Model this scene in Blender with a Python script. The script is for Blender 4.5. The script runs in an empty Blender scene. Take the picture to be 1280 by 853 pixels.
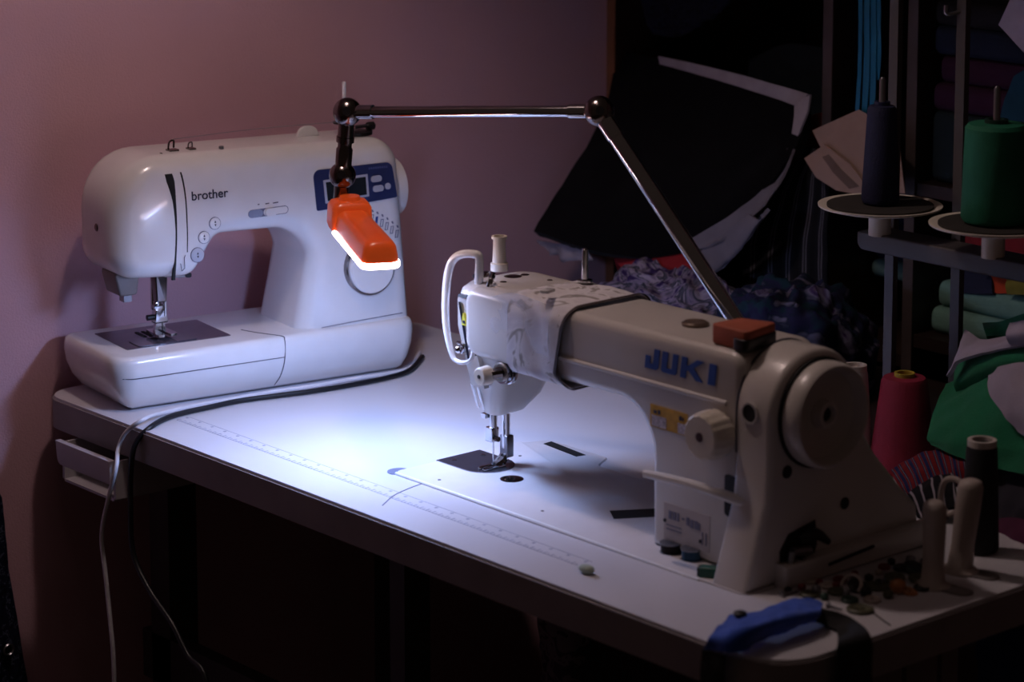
import bpy, bmesh, math, random
import numpy as np
from mathutils import Matrix, Vector, noise
random.seed(7)
S = bpy.context.scene
COL = S.collection
# ---------------------------------------------------------------- camera
# frame 1280x853; table top is z = 0, X runs along the table's long side (from the wall), Y from its front to its back
F, PX0, PY0 = 3289.38, 640.0, 100.0
RM = np.array([[.6547, -.1067, -.7483], [.7559, .0924, .6482], [0, .98999, -.14115]])
CP = np.array([2.6608, -1.5689, .8081])
cd = bpy.data.cameras.new('camera'); cam = bpy.data.objects.new('camera', cd); COL.objects.link(cam)
r_, u_, f_ = RM[:, 0], RM[:, 1], RM[:, 2]
cam.matrix_world = Matrix(((r_[0], u_[0], -f_[0], CP[0]), (r_[1], u_[1], -f_[1], CP[1]), (r_[2], u_[2], -f_[2], CP[2]), (0, 0, 0, 1)))
cd.sensor_fit = 'HORIZONTAL'; cd.sensor_width = 36; cd.lens = F * 36 / 1280
cd.shift_y = (PY0 - 426.5) / 1280
cd.clip_start = .05
cd.dof.use_dof = True; cd.dof.focus_distance = 2.93; cd.dof.aperture_fstop = 6.0
S.camera = cam
# ---------------------------------------------------------------- world, room light, exposure
S.view_settings.view_transform = 'Standard'; S.view_settings.look = 'None'; S.view_settings.gamma = 1
S.view_settings.use_curve_mapping = False
S.view_settings.exposure = 0.0
wd = bpy.data.worlds.new('dim_room'); S.world = wd; wd.use_nodes = True
wd.node_tree.nodes['Background'].inputs[0].default_value = (1.0, .66, .56, 1)
wd.node_tree.nodes['Background'].inputs[1].default_value = .018
LED_PANEL, LED_RIM, LED_SHELL, BULB_W, PEND_W = 222.0, 22.0, .18, .42, 7.2
LED_RGB = (.295, .485, 1.0)

def ray(px, py):
    return RM @ np.array([(px - PX0) / F, -(py - PY0) / F, 1.0])
def PY(px, py, Y): d = ray(px, py); return CP + d * ((Y - CP[1]) / d[1])
def PX(px, py, X): d = ray(px, py); return CP + d * ((X - CP[0]) / d[0])
def PZ(px, py, Z=0.0): d = ray(px, py); return CP + d * ((Z - CP[2]) / d[2])

# ---------------------------------------------------------------- materials
def lin(c):
    if isinstance(c, str):
        c = c.lstrip('#'); c = [int(c[i:i + 2], 16) / 255 for i in (0, 2, 4)]
    return [((x + .055) / 1.055) ** 2.4 if x > .04045 else x / 12.92 for x in c]
MATS = {}
def mat(name, col, rough=.5, metal=0, var=.12, scale=40, bump=0, bscale=300, coat=0, spec=.5, sheen=0):
    if name in MATS: return MATS[name]
    m = bpy.data.materials.new(name); m.use_nodes = True
    nt = m.node_tree; b = nt.nodes['Principled BSDF']
    c = lin(col)
    tc = nt.nodes.new('ShaderNodeTexCoord')
    nz = nt.nodes.new('ShaderNodeTexNoise'); nz.inputs['Scale'].default_value = scale; nz.inputs['Detail'].default_value = 4
    nt.links.new(tc.outputs['Object'], nz.inputs['Vector'])
    cr = nt.nodes.new('ShaderNodeValToRGB')
    cr.color_ramp.elements[0].position = .3; cr.color_ramp.elements[1].position = .7
    cr.color_ramp.elements[0].color = [x * (1 - var) for x in c] + [1]
    cr.color_ramp.elements[1].color = [min(1, x * (1 + var)) for x in c] + [1]
    nt.links.new(nz.outputs['Fac'], cr.inputs['Fac']); nt.links.new(cr.outputs['Color'], b.inputs['Base Color'])
    b.inputs['Roughness'].default_value = rough; b.inputs['Metallic'].default_value = metal
    b.inputs['Specular IOR Level'].default_value = spec
    b.inputs['Coat Weight'].default_value = coat
    b.inputs['Sheen Weight'].default_value = sheen
    if bump:
        n2 = nt.nodes.new('ShaderNodeTexNoise'); n2.inputs['Scale'].default_value = bscale; n2.inputs['Detail'].default_value = 3
        nt.links.new(tc.outputs['Object'], n2.inputs['Vector'])
        bp = nt.nodes.new('ShaderNodeBump'); bp.inputs['Strength'].default_value = bump; bp.inputs['Distance'].default_value = .002
        nt.links.new(n2.outputs['Fac'], bp.inputs['Height']); nt.links.new(bp.outputs['Normal'], b.inputs['Normal'])
    m['bsdf'] = 1
    MATS[name] = m
    return m
def pattern(name, cols, scale=30, kind='noise', stretch=(1, 1, 1), rough=.85, stops=None, distort=1.5, const=True):
    """printed or woven cloth: noise / voronoi / stripe driven colour ramp"""
    if name in MATS: return MATS[name]
    m = bpy.data.materials.new(name); m.use_nodes = True; nt = m.node_tree; b = nt.nodes['Principled BSDF']
    tc = nt.nodes.new('ShaderNodeTexCoord'); mp = nt.nodes.new('ShaderNodeMapping'); mp.inputs['Scale'].default_value = stretch
    nt.links.new(tc.outputs['UV' if kind == 'stripe' else 'Object'], mp.inputs['Vector'])
    if kind == 'noise':
        t = nt.nodes.new('ShaderNodeTexNoise'); t.inputs['Scale'].default_value = scale; t.inputs['Distortion'].default_value = distort
        t.inputs['Detail'].default_value = 2; out = t.outputs['Fac']
    elif kind == 'voronoi':
        t = nt.nodes.new('ShaderNodeTexVoronoi'); t.inputs['Scale'].default_value = scale; out = t.outputs['Distance']
    else:
        t = nt.nodes.new('ShaderNodeTexWave'); t.inputs['Scale'].default_value = scale; t.inputs['Distortion'].default_value = distort
        t.inputs['Detail'].default_value = 1; out = t.outputs['Fac']
    nt.links.new(mp.outputs['Vector'], t.inputs['Vector'])
    cr = nt.nodes.new('ShaderNodeValToRGB'); el = cr.color_ramp.elements
    if const: cr.color_ramp.interpolation = 'CONSTANT'
    n = len(cols); stops = stops or [i / n for i in range(n)]
    while len(el) < n: el.new(1)
    for e, p, c in zip(el, stops, cols): e.position = p; e.color = lin(c) + [1]
    nt.links.new(out, cr.inputs['Fac']); nt.links.new(cr.outputs['Color'], b.inputs['Base Color'])
    b.inputs['Roughness'].default_value = rough; b.inputs['Specular IOR Level'].default_value = .2
    MATS[name] = m
    return m
def emit(name, col, strength):
    m = bpy.data.materials.new(name); m.use_nodes = True; nt = m.node_tree
    b = nt.nodes['Principled BSDF']; b.inputs['Base Color'].default_value = (.8, .8, .8, 1)
    nz = nt.nodes.new('ShaderNodeTexNoise'); nz.inputs['Scale'].default_value = 5
    cr = nt.nodes.new('ShaderNodeValToRGB')
    cr.color_ramp.elements[0].color = [c * .97 for c in col] + [1]; cr.color_ramp.elements[1].color = list(col) + [1]
    nt.links.new(nz.outputs['Fac'], cr.inputs['Fac']); nt.links.new(cr.outputs['Color'], b.inputs['Emission Color'])
    b.inputs['Emission Strength'].default_value = strength
    return m
def clear(name, col=(.9, .92, 1), alpha=.3, rough=.15):
    m = bpy.data.materials.new(name); m.use_nodes = True; nt = m.node_tree
    b = nt.nodes['Principled BSDF']; b.inputs['Base Color'].default_value = (*col, 1)
    b.inputs['Roughness'].default_value = rough
    nz = nt.nodes.new('ShaderNodeTexNoise'); nz.inputs['Scale'].default_value = 45; nz.inputs['Detail'].default_value = 3
    mr = nt.nodes.new('ShaderNodeMapRange'); mr.inputs['To Min'].default_value = alpha * .5; mr.inputs['To Max'].default_value = alpha * 1.6
    nt.links.new(nz.outputs['Fac'], mr.inputs['Value']); nt.links.new(mr.outputs['Result'], b.inputs['Alpha'])
    MATS[name] = m
    return m

WALL = mat('wall_paint', '#d6aab4', .75, var=.05, scale=3, bump=.35, bscale=420)
FLOOR = mat('floor_wood', '#4a3328', .5, var=.3, scale=6)
LAM = mat('white_laminate', '#cfccd1', .35, var=.03, scale=8, bump=.05, bscale=600)
EDGE = mat('table_edge', '#878080', .45, var=.1, scale=20)
BWHITE = mat('white_gloss_plastic', '#e9e7e8', .22, var=.02, coat=.3)
JBEIGE = mat('cream_enamel', '#cac3bd', .33, var=.03, scale=15, coat=.15)
JIVORY = mat('ivory_plastic', '#d9cfc0', .4, var=.04)
CHROME = mat('chrome', '#c9c9cc', .12, 1, var=.05)
STEEL = mat('dull_steel', '#8f8f94', .35, 1, var=.12)
PLATE = mat('needle_plate_steel', '#86848f', .26, .9, var=.1, scale=60)
DARK = mat('dark_gap', '#0b0a0b', .7, var=.2)
BLACKP = mat('black_plastic', '#151417', .4, var=.2)
GUN = mat('gunmetal', '#7a7270', .18, 1, var=.1)
NAVY = mat('navy_panel', '#2b3560', .35, var=.05)
LCD = mat('lcd_glass', '#20262b', .15, var=.1)
GREYB = mat('grey_button', '#b7bac8', .4, var=.04)
RULI = mat('ruler_ink', '#a3a3b4', .6, var=.2)
INK = mat('grey_ink', '#6a6a80', .6, var=.1)
INKD = mat('dark_ink', '#23233a', .6, var=.1)
LOGOB = mat('blue_ink', '#14408f', .5, var=.08)
ORANGE = mat('orange_plastic', '#d8481c', .3, var=.05, coat=.3)
SHELFW = mat('dark_walnut', '#2a1a16', .5, var=.3, scale=14)
SHELFE = mat('oak_edge', '#8a5a3c', .5, var=.15, scale=20)
STANDM = mat('stand_grey', '#454040', .5, .1, var=.08)
METALG = mat('grey_painted_metal', '#7a7270', .45, .2, var=.08)
RUBBER = mat('black_cord', '#121216', .45, var=.1)
WCORD = mat('white_cord', '#d8d6dc', .45, var=.05)

# ---------------------------------------------------------------- mesh helpers
def rpoly(pts, seg=6):
    """2-D polygon from (x, y, radius) corners with arcs"""
    out = []; n = len(pts)
    for i in range(n):
        p = Vector(pts[i][:2]); r = pts[i][2] if len(pts[i]) > 2 else 0
        a = Vector(pts[i - 1][:2]) - p; b = Vector(pts[(i + 1) % n][:2]) - p
        if r <= 1e-6: out.append(tuple(p)); continue
        la, lb = a.length, b.length; a.normalize(); b.normalize()
        ang = a.angle(b); t = min(r / math.tan(ang / 2), la * .49, lb * .49); r2 = t * math.tan(ang / 2)
        bis = (a + b).normalized(); c = p + bis * (r2 / math.sin(ang / 2))
        s = p + a * t - c; e = p + b * t - c
        a0 = math.atan2(s.y, s.x); da = math.atan2(e.y, e.x) - a0
        while da > math.pi: da -= 2 * math.pi
        while da < -math.pi: da += 2 * math.pi
        k = seg if abs(da) > .3 else 2
        for j in range(k + 1):
            th = a0 + da * j / k; out.append((c.x + r2 * math.cos(th), c.y + r2 * math.sin(th)))
    return out
def area2(p): return sum(p[i - 1][0] * p[i][1] - p[i][0] * p[i - 1][1] for i in range(len(p))) / 2
def inset(p, d):
    """move a CCW outline inwards by d (mitred)"""
    n = len(p); out = []
    for i in range(n):
        a = Vector(p[i]) - Vector(p[i - 1]); b = Vector(p[(i + 1) % n]) - Vector(p[i])
        if a.length < 1e-9: a = b
        if b.length < 1e-9: b = a
        na = Vector((-a.y, a.x)).normalized(); nb = Vector((-b.y, b.x)).normalized()
        m = (na + nb); m = m.normalized() if m.length > 1e-6 else na
        out.append(tuple(Vector(p[i]) + m * (d / max(.5, m.dot(na)))))
    return out
def crom(P, n):
    """Catmull-Rom through points P, n samples per span"""
    P = [np.array(p, float) for p in P]
    Q = [2 * P[0] - P[1]] + P + [2 * P[-1] - P[-2]]; out = []
    for i in range(1, len(Q) - 2):
        for k in range(n):
            t = k / n; a, b, c, d = Q[i - 1:i + 3]
            out.append(.5 * ((2 * b) + (c - a) * t + (2 * a - 5 * b + 4 * c - d) * t * t + (3 * b - a - 3 * c + d) * t ** 3))
    out.append(P[-1]); return out
MAPS = {'xz': lambda a, b, c: (a, c, b), 'yz': lambda a, b, c: (c, a, b), 'xy': lambda a, b, c: (a, b, c)}
class G:
    def __init__(s): s.v = []; s.f = []; s.uv = None
    def add(s, v, f):
        o = len(s.v); s.v += [tuple(map(float, p)) for p in v]; s.f += [tuple(i + o for i in q) for q in f]; return s
    def box(s, x0, x1, y0, y1, z0, z1):
        return s.add([(x, y, z) for z in (z0, z1) for y in (y0, y1) for x in (x0, x1)],
                     [(0, 2, 3, 1), (4, 5, 7, 6), (0, 1, 5, 4), (2, 6, 7, 3), (0, 4, 6, 2), (1, 3, 7, 5)])
    def rings(s, rings, cap0=True, cap1=True, closed=True):
        n = len(rings[0]); v = [p for r in rings for p in r]; f = []
        for i in range(len(rings) - 1):
            for j in range(n if closed else n - 1):
                k = (j + 1) % n; f.append((i * n + j, i * n + k, (i + 1) * n + k, (i + 1) * n + j))
        if cap0: f.append(tuple(range(n - 1, -1, -1)))
        if cap1: f.append(tuple((len(rings) - 1) * n + j for j in range(n)))
        return s.add(v, f)
    def rext(s, outline, d0, d1, r0=0, r1=0, axis='xz', seg=5, warp=None):
        """outline (a, b) extruded along the third axis from d0 to d1 with rounded rims"""
        p = list(outline)
        if area2(p) < 0: p = p[::-1]
        mp = MAPS[axis]; rg = []
        if r0:
            for k in range(seg):
                t = math.pi / 2 * k / seg; q = inset(p, r0 * (1 - math.sin(t))); rg.append([(a, b, d0 + r0 * (1 - math.cos(t))) for a, b in q])
        rg.append([(a, b, d0 + r0) for a, b in p]); rg.append([(a, b, d1 - r1) for a, b in p])
        if r1:
            for k in range(1, seg + 1):
                t = math.pi / 2 * k / seg; q = inset(p, r1 * (1 - math.cos(t))); rg.append([(a, b, d1 - r1 * (1 - math.sin(t))) for a, b in q])
        rg = [[mp(*q) for q in r] for r in rg]
        if warp: rg = [[warp(*q) for q in r] for r in rg]
        return s.rings(rg)
    def lathe(s, prof, c=(0, 0, 0), axis='z', n=28, a0=0, cap=True):
        """profile [(radius, height)] turned round an axis through c"""
        rg = []
        for r, h in prof:
            r = max(r, 1e-5); ring = []
            for j in range(n):
                t = 2 * math.pi * j / n; x, y = r * math.cos(t), r * math.sin(t)
                ring.append({'z': (c[0] + x, c[1] + y, c[2] + h), 'x': (c[0] + h, c[1] + x, c[2] + y), 'y': (c[0] + y, c[1] + h, c[2] + x)}[axis])
            rg.append(ring)
        return s.rings(rg, cap, cap)
    def tube(s, pts, r, n=8, smooth=0, cap=True):
        pts = crom(pts, smooth) if smooth else [np.array(p, float) for p in pts]
        m = len(pts); rr = r if hasattr(r, '__len__') else [r] * m
        if len(rr) != m: rr = np.interp(np.linspace(0, 1, m), np.linspace(0, 1, len(rr)), rr)
        rg = []; up = None
        for i in range(m):
            t = Vector(pts[min(i + 1, m - 1)] - pts[max(i - 1, 0)]).normalized()
            if up is None: up = t.orthogonal().normalized()
            up = (up - t * up.dot(t)).normalized(); sd = t.cross(up)
            c = Vector(pts[i]); rg.append([c + (up * math.cos(a) + sd * math.sin(a)) * rr[i] for a in [2 * math.pi * k / n for k in range(n)]])
        return s.rings(rg, cap, cap)
    def cyl(s, p0, p1, r0, r1=None, n=20): return s.tube([p0, p1], [r0, r1 if r1 is not None else r0], n)
    def sphere(s, c, r, n=16, sc=(1, 1, 1)):
        m = n // 2; rg = []
        for i in range(m + 1):
            t = math.pi * i / m; rg.append([(c[0] + sc[0] * r * max(math.sin(t), 1e-4) * math.cos(2 * math.pi * j / n), c[1] + sc[1] * r * max(math.sin(t), 1e-4) * math.sin(2 * math.pi * j / n), c[2] - sc[2] * r * math.cos(t)) for j in range(n)])
        return s.rings(rg)
    def loft(s, secs, seg=5):
        """stacked plan sections (z, x0, x1, y0, y1, r)"""
        return s.rings([[(x, y, z) for x, y in rpoly([(x0, y0, r), (x1, y0, r), (x1, y1, r), (x0, y1, r)], seg)] for z, x0, x1, y0, y1, r in secs])
    def sheet(s, ctrl, nu=8, nv=8, thick=.004, wob=0, wsc=20, seed=0, wdir=None):
        """cloth: bicubic surface through a control grid of points, given thickness; wob adds creases"""
        rows = [crom(r, nu) for r in ctrl]
        cols = [crom([r[j] for r in rows], nv) for j in range(len(rows[0]))]
        P = np.array(cols).transpose(1, 0, 2); nr, nc = P.shape[:2]
        du = np.gradient(P, axis=1); dv = np.gradient(P, axis=0); N = np.cross(du, dv); N /= np.linalg.norm(N, axis=2, keepdims=True) + 1e-12
        if N[nr // 2, nc // 2] @ (CP - P[nr // 2, nc // 2]) < 0: N = -N
        if wob:
            for i in range(nr):
                for j in range(nc):
                    q = Vector(P[i, j]) * wsc + Vector((seed * 7.3, seed * 3.1, 0))
                    if wdir: q = Vector((q.x * wdir[0], q.y * wdir[1], q.z * wdir[2]))
                    P[i, j] += N[i, j] * wob * (noise.noise(q) + .5 * noise.noise(q * 2.3) + .6 * (1 - 2 * abs(noise.noise(q * 1.4 + Vector((5, 2, 8))))))
        B = P - N * thick
        v = [tuple(p) for p in P.reshape(-1, 3)] + [tuple(p) for p in B.reshape(-1, 3)]; o = nr * nc; f = []
        for i in range(nr - 1):
            for j in range(nc - 1):
                a = i * nc + j; f.append((a, a + 1, a + nc + 1, a + nc)); f.append((o + a, o + a + nc, o + a + nc + 1, o + a + 1))
        rim = [(0, j) for j in range(nc)] + [(i, nc - 1) for i in range(1, nr)] + [(nr - 1, j) for j in range(nc - 2, -1, -1)] + [(i, 0) for i in range(nr - 2, 0, -1)]
        ids = [i * nc + j for i, j in rim]
        for k in range(len(ids)): a, b = ids[k - 1], ids[k]; f.append((b, a, o + a, o + b))
        base = len(s.v); s.add(v, f)
        uv = [(j / (nc - 1), i / (nr - 1)) for i in range(nr) for j in range(nc)]; s.uv = (s.uv or []) + uv + uv
        return s
    def lump(s, c, r, n=40, m=22, folds=.18, fs=2.2, seed=0, flat=.12, power=2.6):
        """crumpled heap of cloth: a dome standing on a flat bottom, with creases"""
        uv = []; rg = []
        for i in range(m + 1):
            t = math.pi / 2 * (1 - i / m); ring = []
            for j in range(n):
                a = 2 * math.pi * j / n
                ca, sa = math.cos(a), math.sin(a); k = (abs(ca) ** power + abs(sa) ** power) ** (-1 / power)
                d = Vector((ca * k * math.sin(t) ** .7 if t > 0 else 0, sa * k * math.sin(t) ** .7 if t > 0 else 0, math.cos(t) ** .8))
                q = d * fs + Vector((seed * 5.7, seed * 2.3, seed))
                h = noise.noise(q) + .5 * noise.noise(q * 2.1) + .7 * (1 - 2 * abs(noise.noise(q * 1.7 + Vector((9, 1, 4))))) 
                e = 1 + folds * h * (.35 + .65 * min(1, d.z * 3 + .2))
                ring.append((c[0] + r[0] * d.x * e, c[1] + r[1] * d.y * e, c[2] + max(0, r[2] * d.z * e)))
                uv.append((j / n, i / m))
            rg.append(ring)
        s.rings(rg); s.uv = uv
        return s
    def obj(s, name, m, parent=None, sharp=35, local=None):
        me = bpy.data.meshes.new(name); V = s.v
        if local: V = [tuple(np.array(p) - np.array(local)) for p in V]
        me.from_pydata(V, [], s.f); me.update()
        bm = bmesh.new(); bm.from_mesh(me); bmesh.ops.recalc_face_normals(bm, faces=bm.faces); bm.to_mesh(me); bm.free()
        if s.uv and len(s.uv) == len(me.vertices):
            ul = me.uv_layers.new(name='UVMap')
            for l in me.loops: ul.data[l.index].uv = s.uv[l.vertex_index]
        me.polygons.foreach_set('use_smooth', [True] * len(me.polygons))
        me.set_sharp_from_angle(angle=math.radians(sharp)); me.materials.append(m)
        o = bpy.data.objects.new(name, me); COL.objects.link(o)
        if parent: o.parent = parent
        if local and not parent: o.location = local
        return o
def tag(o, label=None, cat=None, group=None, kind=None):
    if label: o['label'] = label
    if cat: o['category'] = cat
    if group: o['group'] = group
    if kind: o['kind'] = kind
    return o
def thing(name, label, cat, loc=(0, 0, 0), rz=0, group=None):
    o = bpy.data.objects.new(name, None); COL.objects.link(o); o.location = loc; o.rotation_euler.z = rz; o.empty_display_size = .02
    return tag(o, label, cat, group)
def at(g, loc):
    g.v = [(x - loc[0], y - loc[1], z - loc[2]) for x, y, z in g.v]; return g
def text_mesh(txt, size, bold=0, shear=0, extrude=.0003):
    cu = bpy.data.curves.new('lettering', 'FONT'); cu.body = txt; cu.size = size; cu.offset = bold; cu.shear = shear; cu.extrude = extrude
    o = bpy.data.objects.new('lettering', cu); COL.objects.link(o)
    me = bpy.data.meshes.new_from_object(o.evaluated_get(bpy.context.evaluated_depsgraph_get()))
    bpy.data.objects.remove(o); bpy.data.curves.remove(cu)
    g = G(); g.add([tuple(v.co) for v in me.vertices], [tuple(p.vertices) for p in me.polygons]); bpy.data.meshes.remove(me)
    return g

# ================================================================ SETTING
ZF = -.75
tag(G().box(-.13, -.03, -2.2, 2.2, ZF, 1.75).obj('wall_left', WALL), kind='structure')
tag(G().box(-.13, 3.6, 1.36, 1.46, ZF, 1.75).obj('wall_back', WALL), kind='structure')
tag(G().box(-.13, 3.6, -2.2, 1.46, ZF - .1, ZF).obj('floor', FLOOR), kind='structure')

# ceiling lamp that gives the dim warm room light (above and behind the camera)
CLP = (.75, -.35, 1.72)
cl = thing('ceiling_lamp', 'small ceiling lamp with four frosted bulbs on short arms', 'lamp', CLP)
at(G().lathe([(.09, 0), (.09, -.02), (.02, -.05)], CLP), CLP).obj('canopy', METALG, cl)
for k in range(4):
    a = k * math.pi / 2 + .5; bx, by, bz = .16 * math.cos(a), .16 * math.sin(a), -.12
    G().tube([(0, 0, -.03), (bx * .5, by * .5, -.09), (bx, by, -.075)], .006, 8, 4).obj('arm', METALG, cl)
    l = bpy.data.lights.new('bulb_light', 'POINT'); l.energy = BULB_W; l.color = (1.0, .74, .68); l.shadow_soft_size = .03
    lo = bpy.data.objects.new('bulb_light', l); COL.objects.link(lo); lo.parent = cl; lo.location = (bx, by, bz - .035)
    G().lathe([(.012, -.075), (.014, -.09), (.02, -.1)], (bx, by, 0), n=14).obj('bulb_socket', METALG, cl)

# unseen pendant lamp added for warm fill, cone shaped to keep the shelf dim
PDP = (.50, .0, 1.74)
pd = thing('fill_pendant', 'added unseen fill lamp, a grey cone shaded pendant above the sewing table', 'lamp', PDP)
G().lathe([(.05, 0), (.05, -.015), (.01, -.03)]).obj('canopy', METALG, pd)
G().cyl((0, 0, -.02), (0, 0, -.55), .003).obj('cable', RUBBER, pd)
G().lathe([(.02, -.55), (.03, -.56), (.155, -.745), (.153, -.746), (.028, -.563), (.018, -.556)], n=40, cap=False).obj('shade', METALG, pd)
l = bpy.data.lights.new('pendant_fill', 'POINT'); l.energy = PEND_W; l.color = (1.0, .78, .74); l.shadow_soft_size = .03
lo = bpy.data.objects.new('pendant_fill', l); COL.objects.link(lo); lo.parent = pd; lo.location = (0, 0, -.61)

# ================================================================ TABLE
TL, TW, TT = 1.195, .56, .037
table = thing('sewing_table', 'long white sewing table with grey edge band and printed ruler', 'table', (TL / 2, TW / 2, ZF))
tb = (TL / 2, TW / 2, ZF)
outer = rpoly([(0, 0, .035), (TL, 0, .05), (TL, TW, .035), (0, TW, .02)], 8)
BX0, BX1, BY0, BY1 = .527, 1.05, .109, .292
hole = rpoly([(BX0, BY0, .012), (BX1, BY0, .012), (BX1, BY1, .012), (.655, BY1, .01), (.64, BY1 + .028, .01), (.545, BY1 + .028, .014), (.535, BY1, .006), (BX0, BY1, .012)], 5)
def slab_with_hole(z0, z1, grow=0.0):
    bm = bmesh.new(); ed = []
    for lp in (inset(outer, -grow) if grow else outer, hole):
        vs = [bm.verts.new((x, y, z1)) for x, y in lp]
        ed += [bm.edges.new((vs[i - 1], vs[i])) for i in range(len(vs))]
    bmesh.ops.triangle_fill(bm, use_beauty=True, use_dissolve=False, edges=ed)
    # drop any face inside the cut-out
    for fc in list(bm.faces):
        c = fc.calc_center_median()
        if all(min(abs(v.co.x - h[0]) + abs(v.co.y - h[1]) for h in hole) < 1e-5 for v in fc.verts) and BX0 < c.x < BX1 and BY0 < c.y < BY1 + .02 and (c.y < BY1 or .54 < c.x < .65): bm.faces.remove(fc)
    r = bmesh.ops.extrude_face_region(bm, geom=bm.faces[:])
    for e in r['geom']:
        if isinstance(e, bmesh.types.BMVert): e.co.z = z0
    bm.verts.ensure_lookup_table(); bm.verts.index_update()
    g = G(); g.add([tuple(v.co) for v in bm.verts], [tuple(v.index for v in f.verts) for f in bm.faces]); bm.free(); return g
at(slab_with_hole(-.003, 0), tb).obj('table_top', LAM, table, 30)
at(slab_with_hole(-TT, -.0031, .0025), tb).obj('edge_band', EDGE, table, 30)
# printed ruler along the front edge
g = G()
def tick(x, y0, y1, w=.0006): g.box(x - w / 2, x + w / 2, y0, y1, -.0004, .0002)
RY = .0605
for k in range(0, 136):
    x = .205 + k * .005
    tick(x, RY - .0075, RY - .0075 + (.005 if k % 2 == 0 else .003), .0012 if k % 2 else .0016)
    if k % 5 == 0: g.box(x - .0014, x + .0018, RY + .0045, RY + .0075, -.0004, .0002)
g.box(.205, .885, RY + .0095, RY + .0100, -.0004, .0002); g.box(.205, .885, RY - .0085, RY - .0080, -.0004, .0002)
tag(at(g, tb).obj('ruler_print', RULI, table), kind='stuff')
# pencil stroke from the ruler to the bed
at(G().tube([PZ(478, 632, .0002), PZ(495, 618, .0002), PZ(530, 604, .0002), PZ(556, 598, .0002)], .0006, 4, 4), tb).obj('pencil_line', INK, table)
# stand: steel posts, cross bars, end boards
LEGM = mat('stand_paint', '#3c3532', .5, .2, var=.1)
for (x0, x1, y0, y1) in ((.535, .56, .10, .135), (.07, .11, .1, .14), (.07, .11, .44, .48), (1.09, 1.13, .44, .48)):
    at(G().box(x0, x1, y0, y1, ZF + .02, -TT), tb).obj('leg', LEGM, table)
at(G().box(.05, .57, .10, .12, -.36, -.3), tb).obj('cross_bar', LEGM, table)
at(G().box(.09, .11, .1, .48, ZF + .02, ZF + .06), tb).obj('foot_bar', LEGM, table)
BOARD = mat('pale_board', '#6e645f', .5, var=.1)
for k, (y0, y1) in enumerate(((.115, .17), (.176, .225), (.231, .275), (.281, .305))):
    at(G().rext([(y0, ZF + .02), (y1, ZF + .02), (y1, -TT), (y0, -TT)], 1.125, 1.14, 0, .002, 'yz', 2), tb).obj('end_board', BOARD, table)

# pull-out drawer under the front edge
d0 = (.125, .05, -.085)
dr = thing('pull_out_drawer', 'shallow white drawer pulled out below the table corner by the wall', 'drawer', d0)
DRW = mat('drawer_plastic', '#b9b3b8', .45, var=.05)
at(G().rext(rpoly([(.068, -.0385), (.185, -.0385), (.185, -.066, .003), (.072, -.066, .008)], 4), -.026, -.018, .001, .001), d0).obj('drawer_front', DRW, dr)
for x0, x1 in ((.07, .074), (.18, .184)): at(G().box(x0, x1, -.018, .2, -.085, -.041), d0).obj('drawer_side', DRW, dr)
at(G().box(.074, .18, -.018, .2, -.088, -.085), d0).obj('drawer_bottom', DRW, dr)

# ================================================================ DOMESTIC SEWING MACHINE (stands by the wall)
BO = (.152, .005, .0); TH = math.radians(81.5)
bro = thing('home_sewing_machine', 'white computerized home sewing machine with navy display panel', 'sewing machine', BO, TH)
def yf(z): return .012 + max(0, z - .066) * .085
# free arm / base
plan = rpoly([(0, 0, .03), (.402, .0, .022), (.402, .165, .03), (0, .165, .02)], 8)
rg = []
for z, d, lx in ((.0015, .022, .03), (.006, .014, .022), (.018, .007, .012), (.035, .002, .004), (.05, 0, 0), (.058, .0005, 0), (.063, .002, 0), (.0655, .005, 0), (.0665, .009, 0)):
    rg.append([(max(x, lx + .0) if x > lx else lx + (x - lx) * .2, y, z) for x, y in inset(plan, d)])
G().rings(rg).obj('base', BWHITE, bro, 40)
# arm, head and pillar as one casting
bout = rpoly([(.014, .152, .03), (.114, .146, .024), (.147, .192, .02), (.262, .190, .045), (.283, .04, 0), (.404, .04, 0), (.396, .286, .036), (.012, .292, .078)], 9)
def bwarp(x, y, z):
    k = (y - .0) / .15
    yy = y
    if y < .1: yy = y + yf(z) - .012
    if z > .25: yy += 0
    # head rounds off towards its left end
    if x < .06:
        t = (.06 - x) / .06; yy += (.016 * t * t if y < .075 else -.012 * t * t)
    # pillar foot flares into the base
    if z < .10 and x < .33: x -= .02 * ((.10 - z) / .04) ** 2 * min(1, max(0, (.33 - x) / .05)) * (1 if z > .06 else 1)
    return (x, yy, z)
G().rext(bout, .012, .148, .024, .03, 'xz', 7, bwarp).obj('body', BWHITE, bro, 50)
def flat(g, lx, z, dy=.0006, tilt=True):
    """put lettering drawn in its own x-y plane on the front face"""
    out = []
    for x, y, zz in g.v: out.append((lx + x, yf(z + y) - dy - zz, z + y))
    g.v = out; return g
def slabf(pts, d0=.0004, d1=.0006, seg=5):
    """flat plate on the front face: outline (lx, z[, r]), back d0 behind the face, front d1 before it"""
    return G().rext(rpoly(pts, seg), -d1, d0, 0, 0, 'xz', 2, lambda x, y, z: (x, yf(z) + y, z))
flat(text_mesh('brother', .0150, .00012), .1115, .2375).obj('maker_lettering', INKD, bro)
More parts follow.
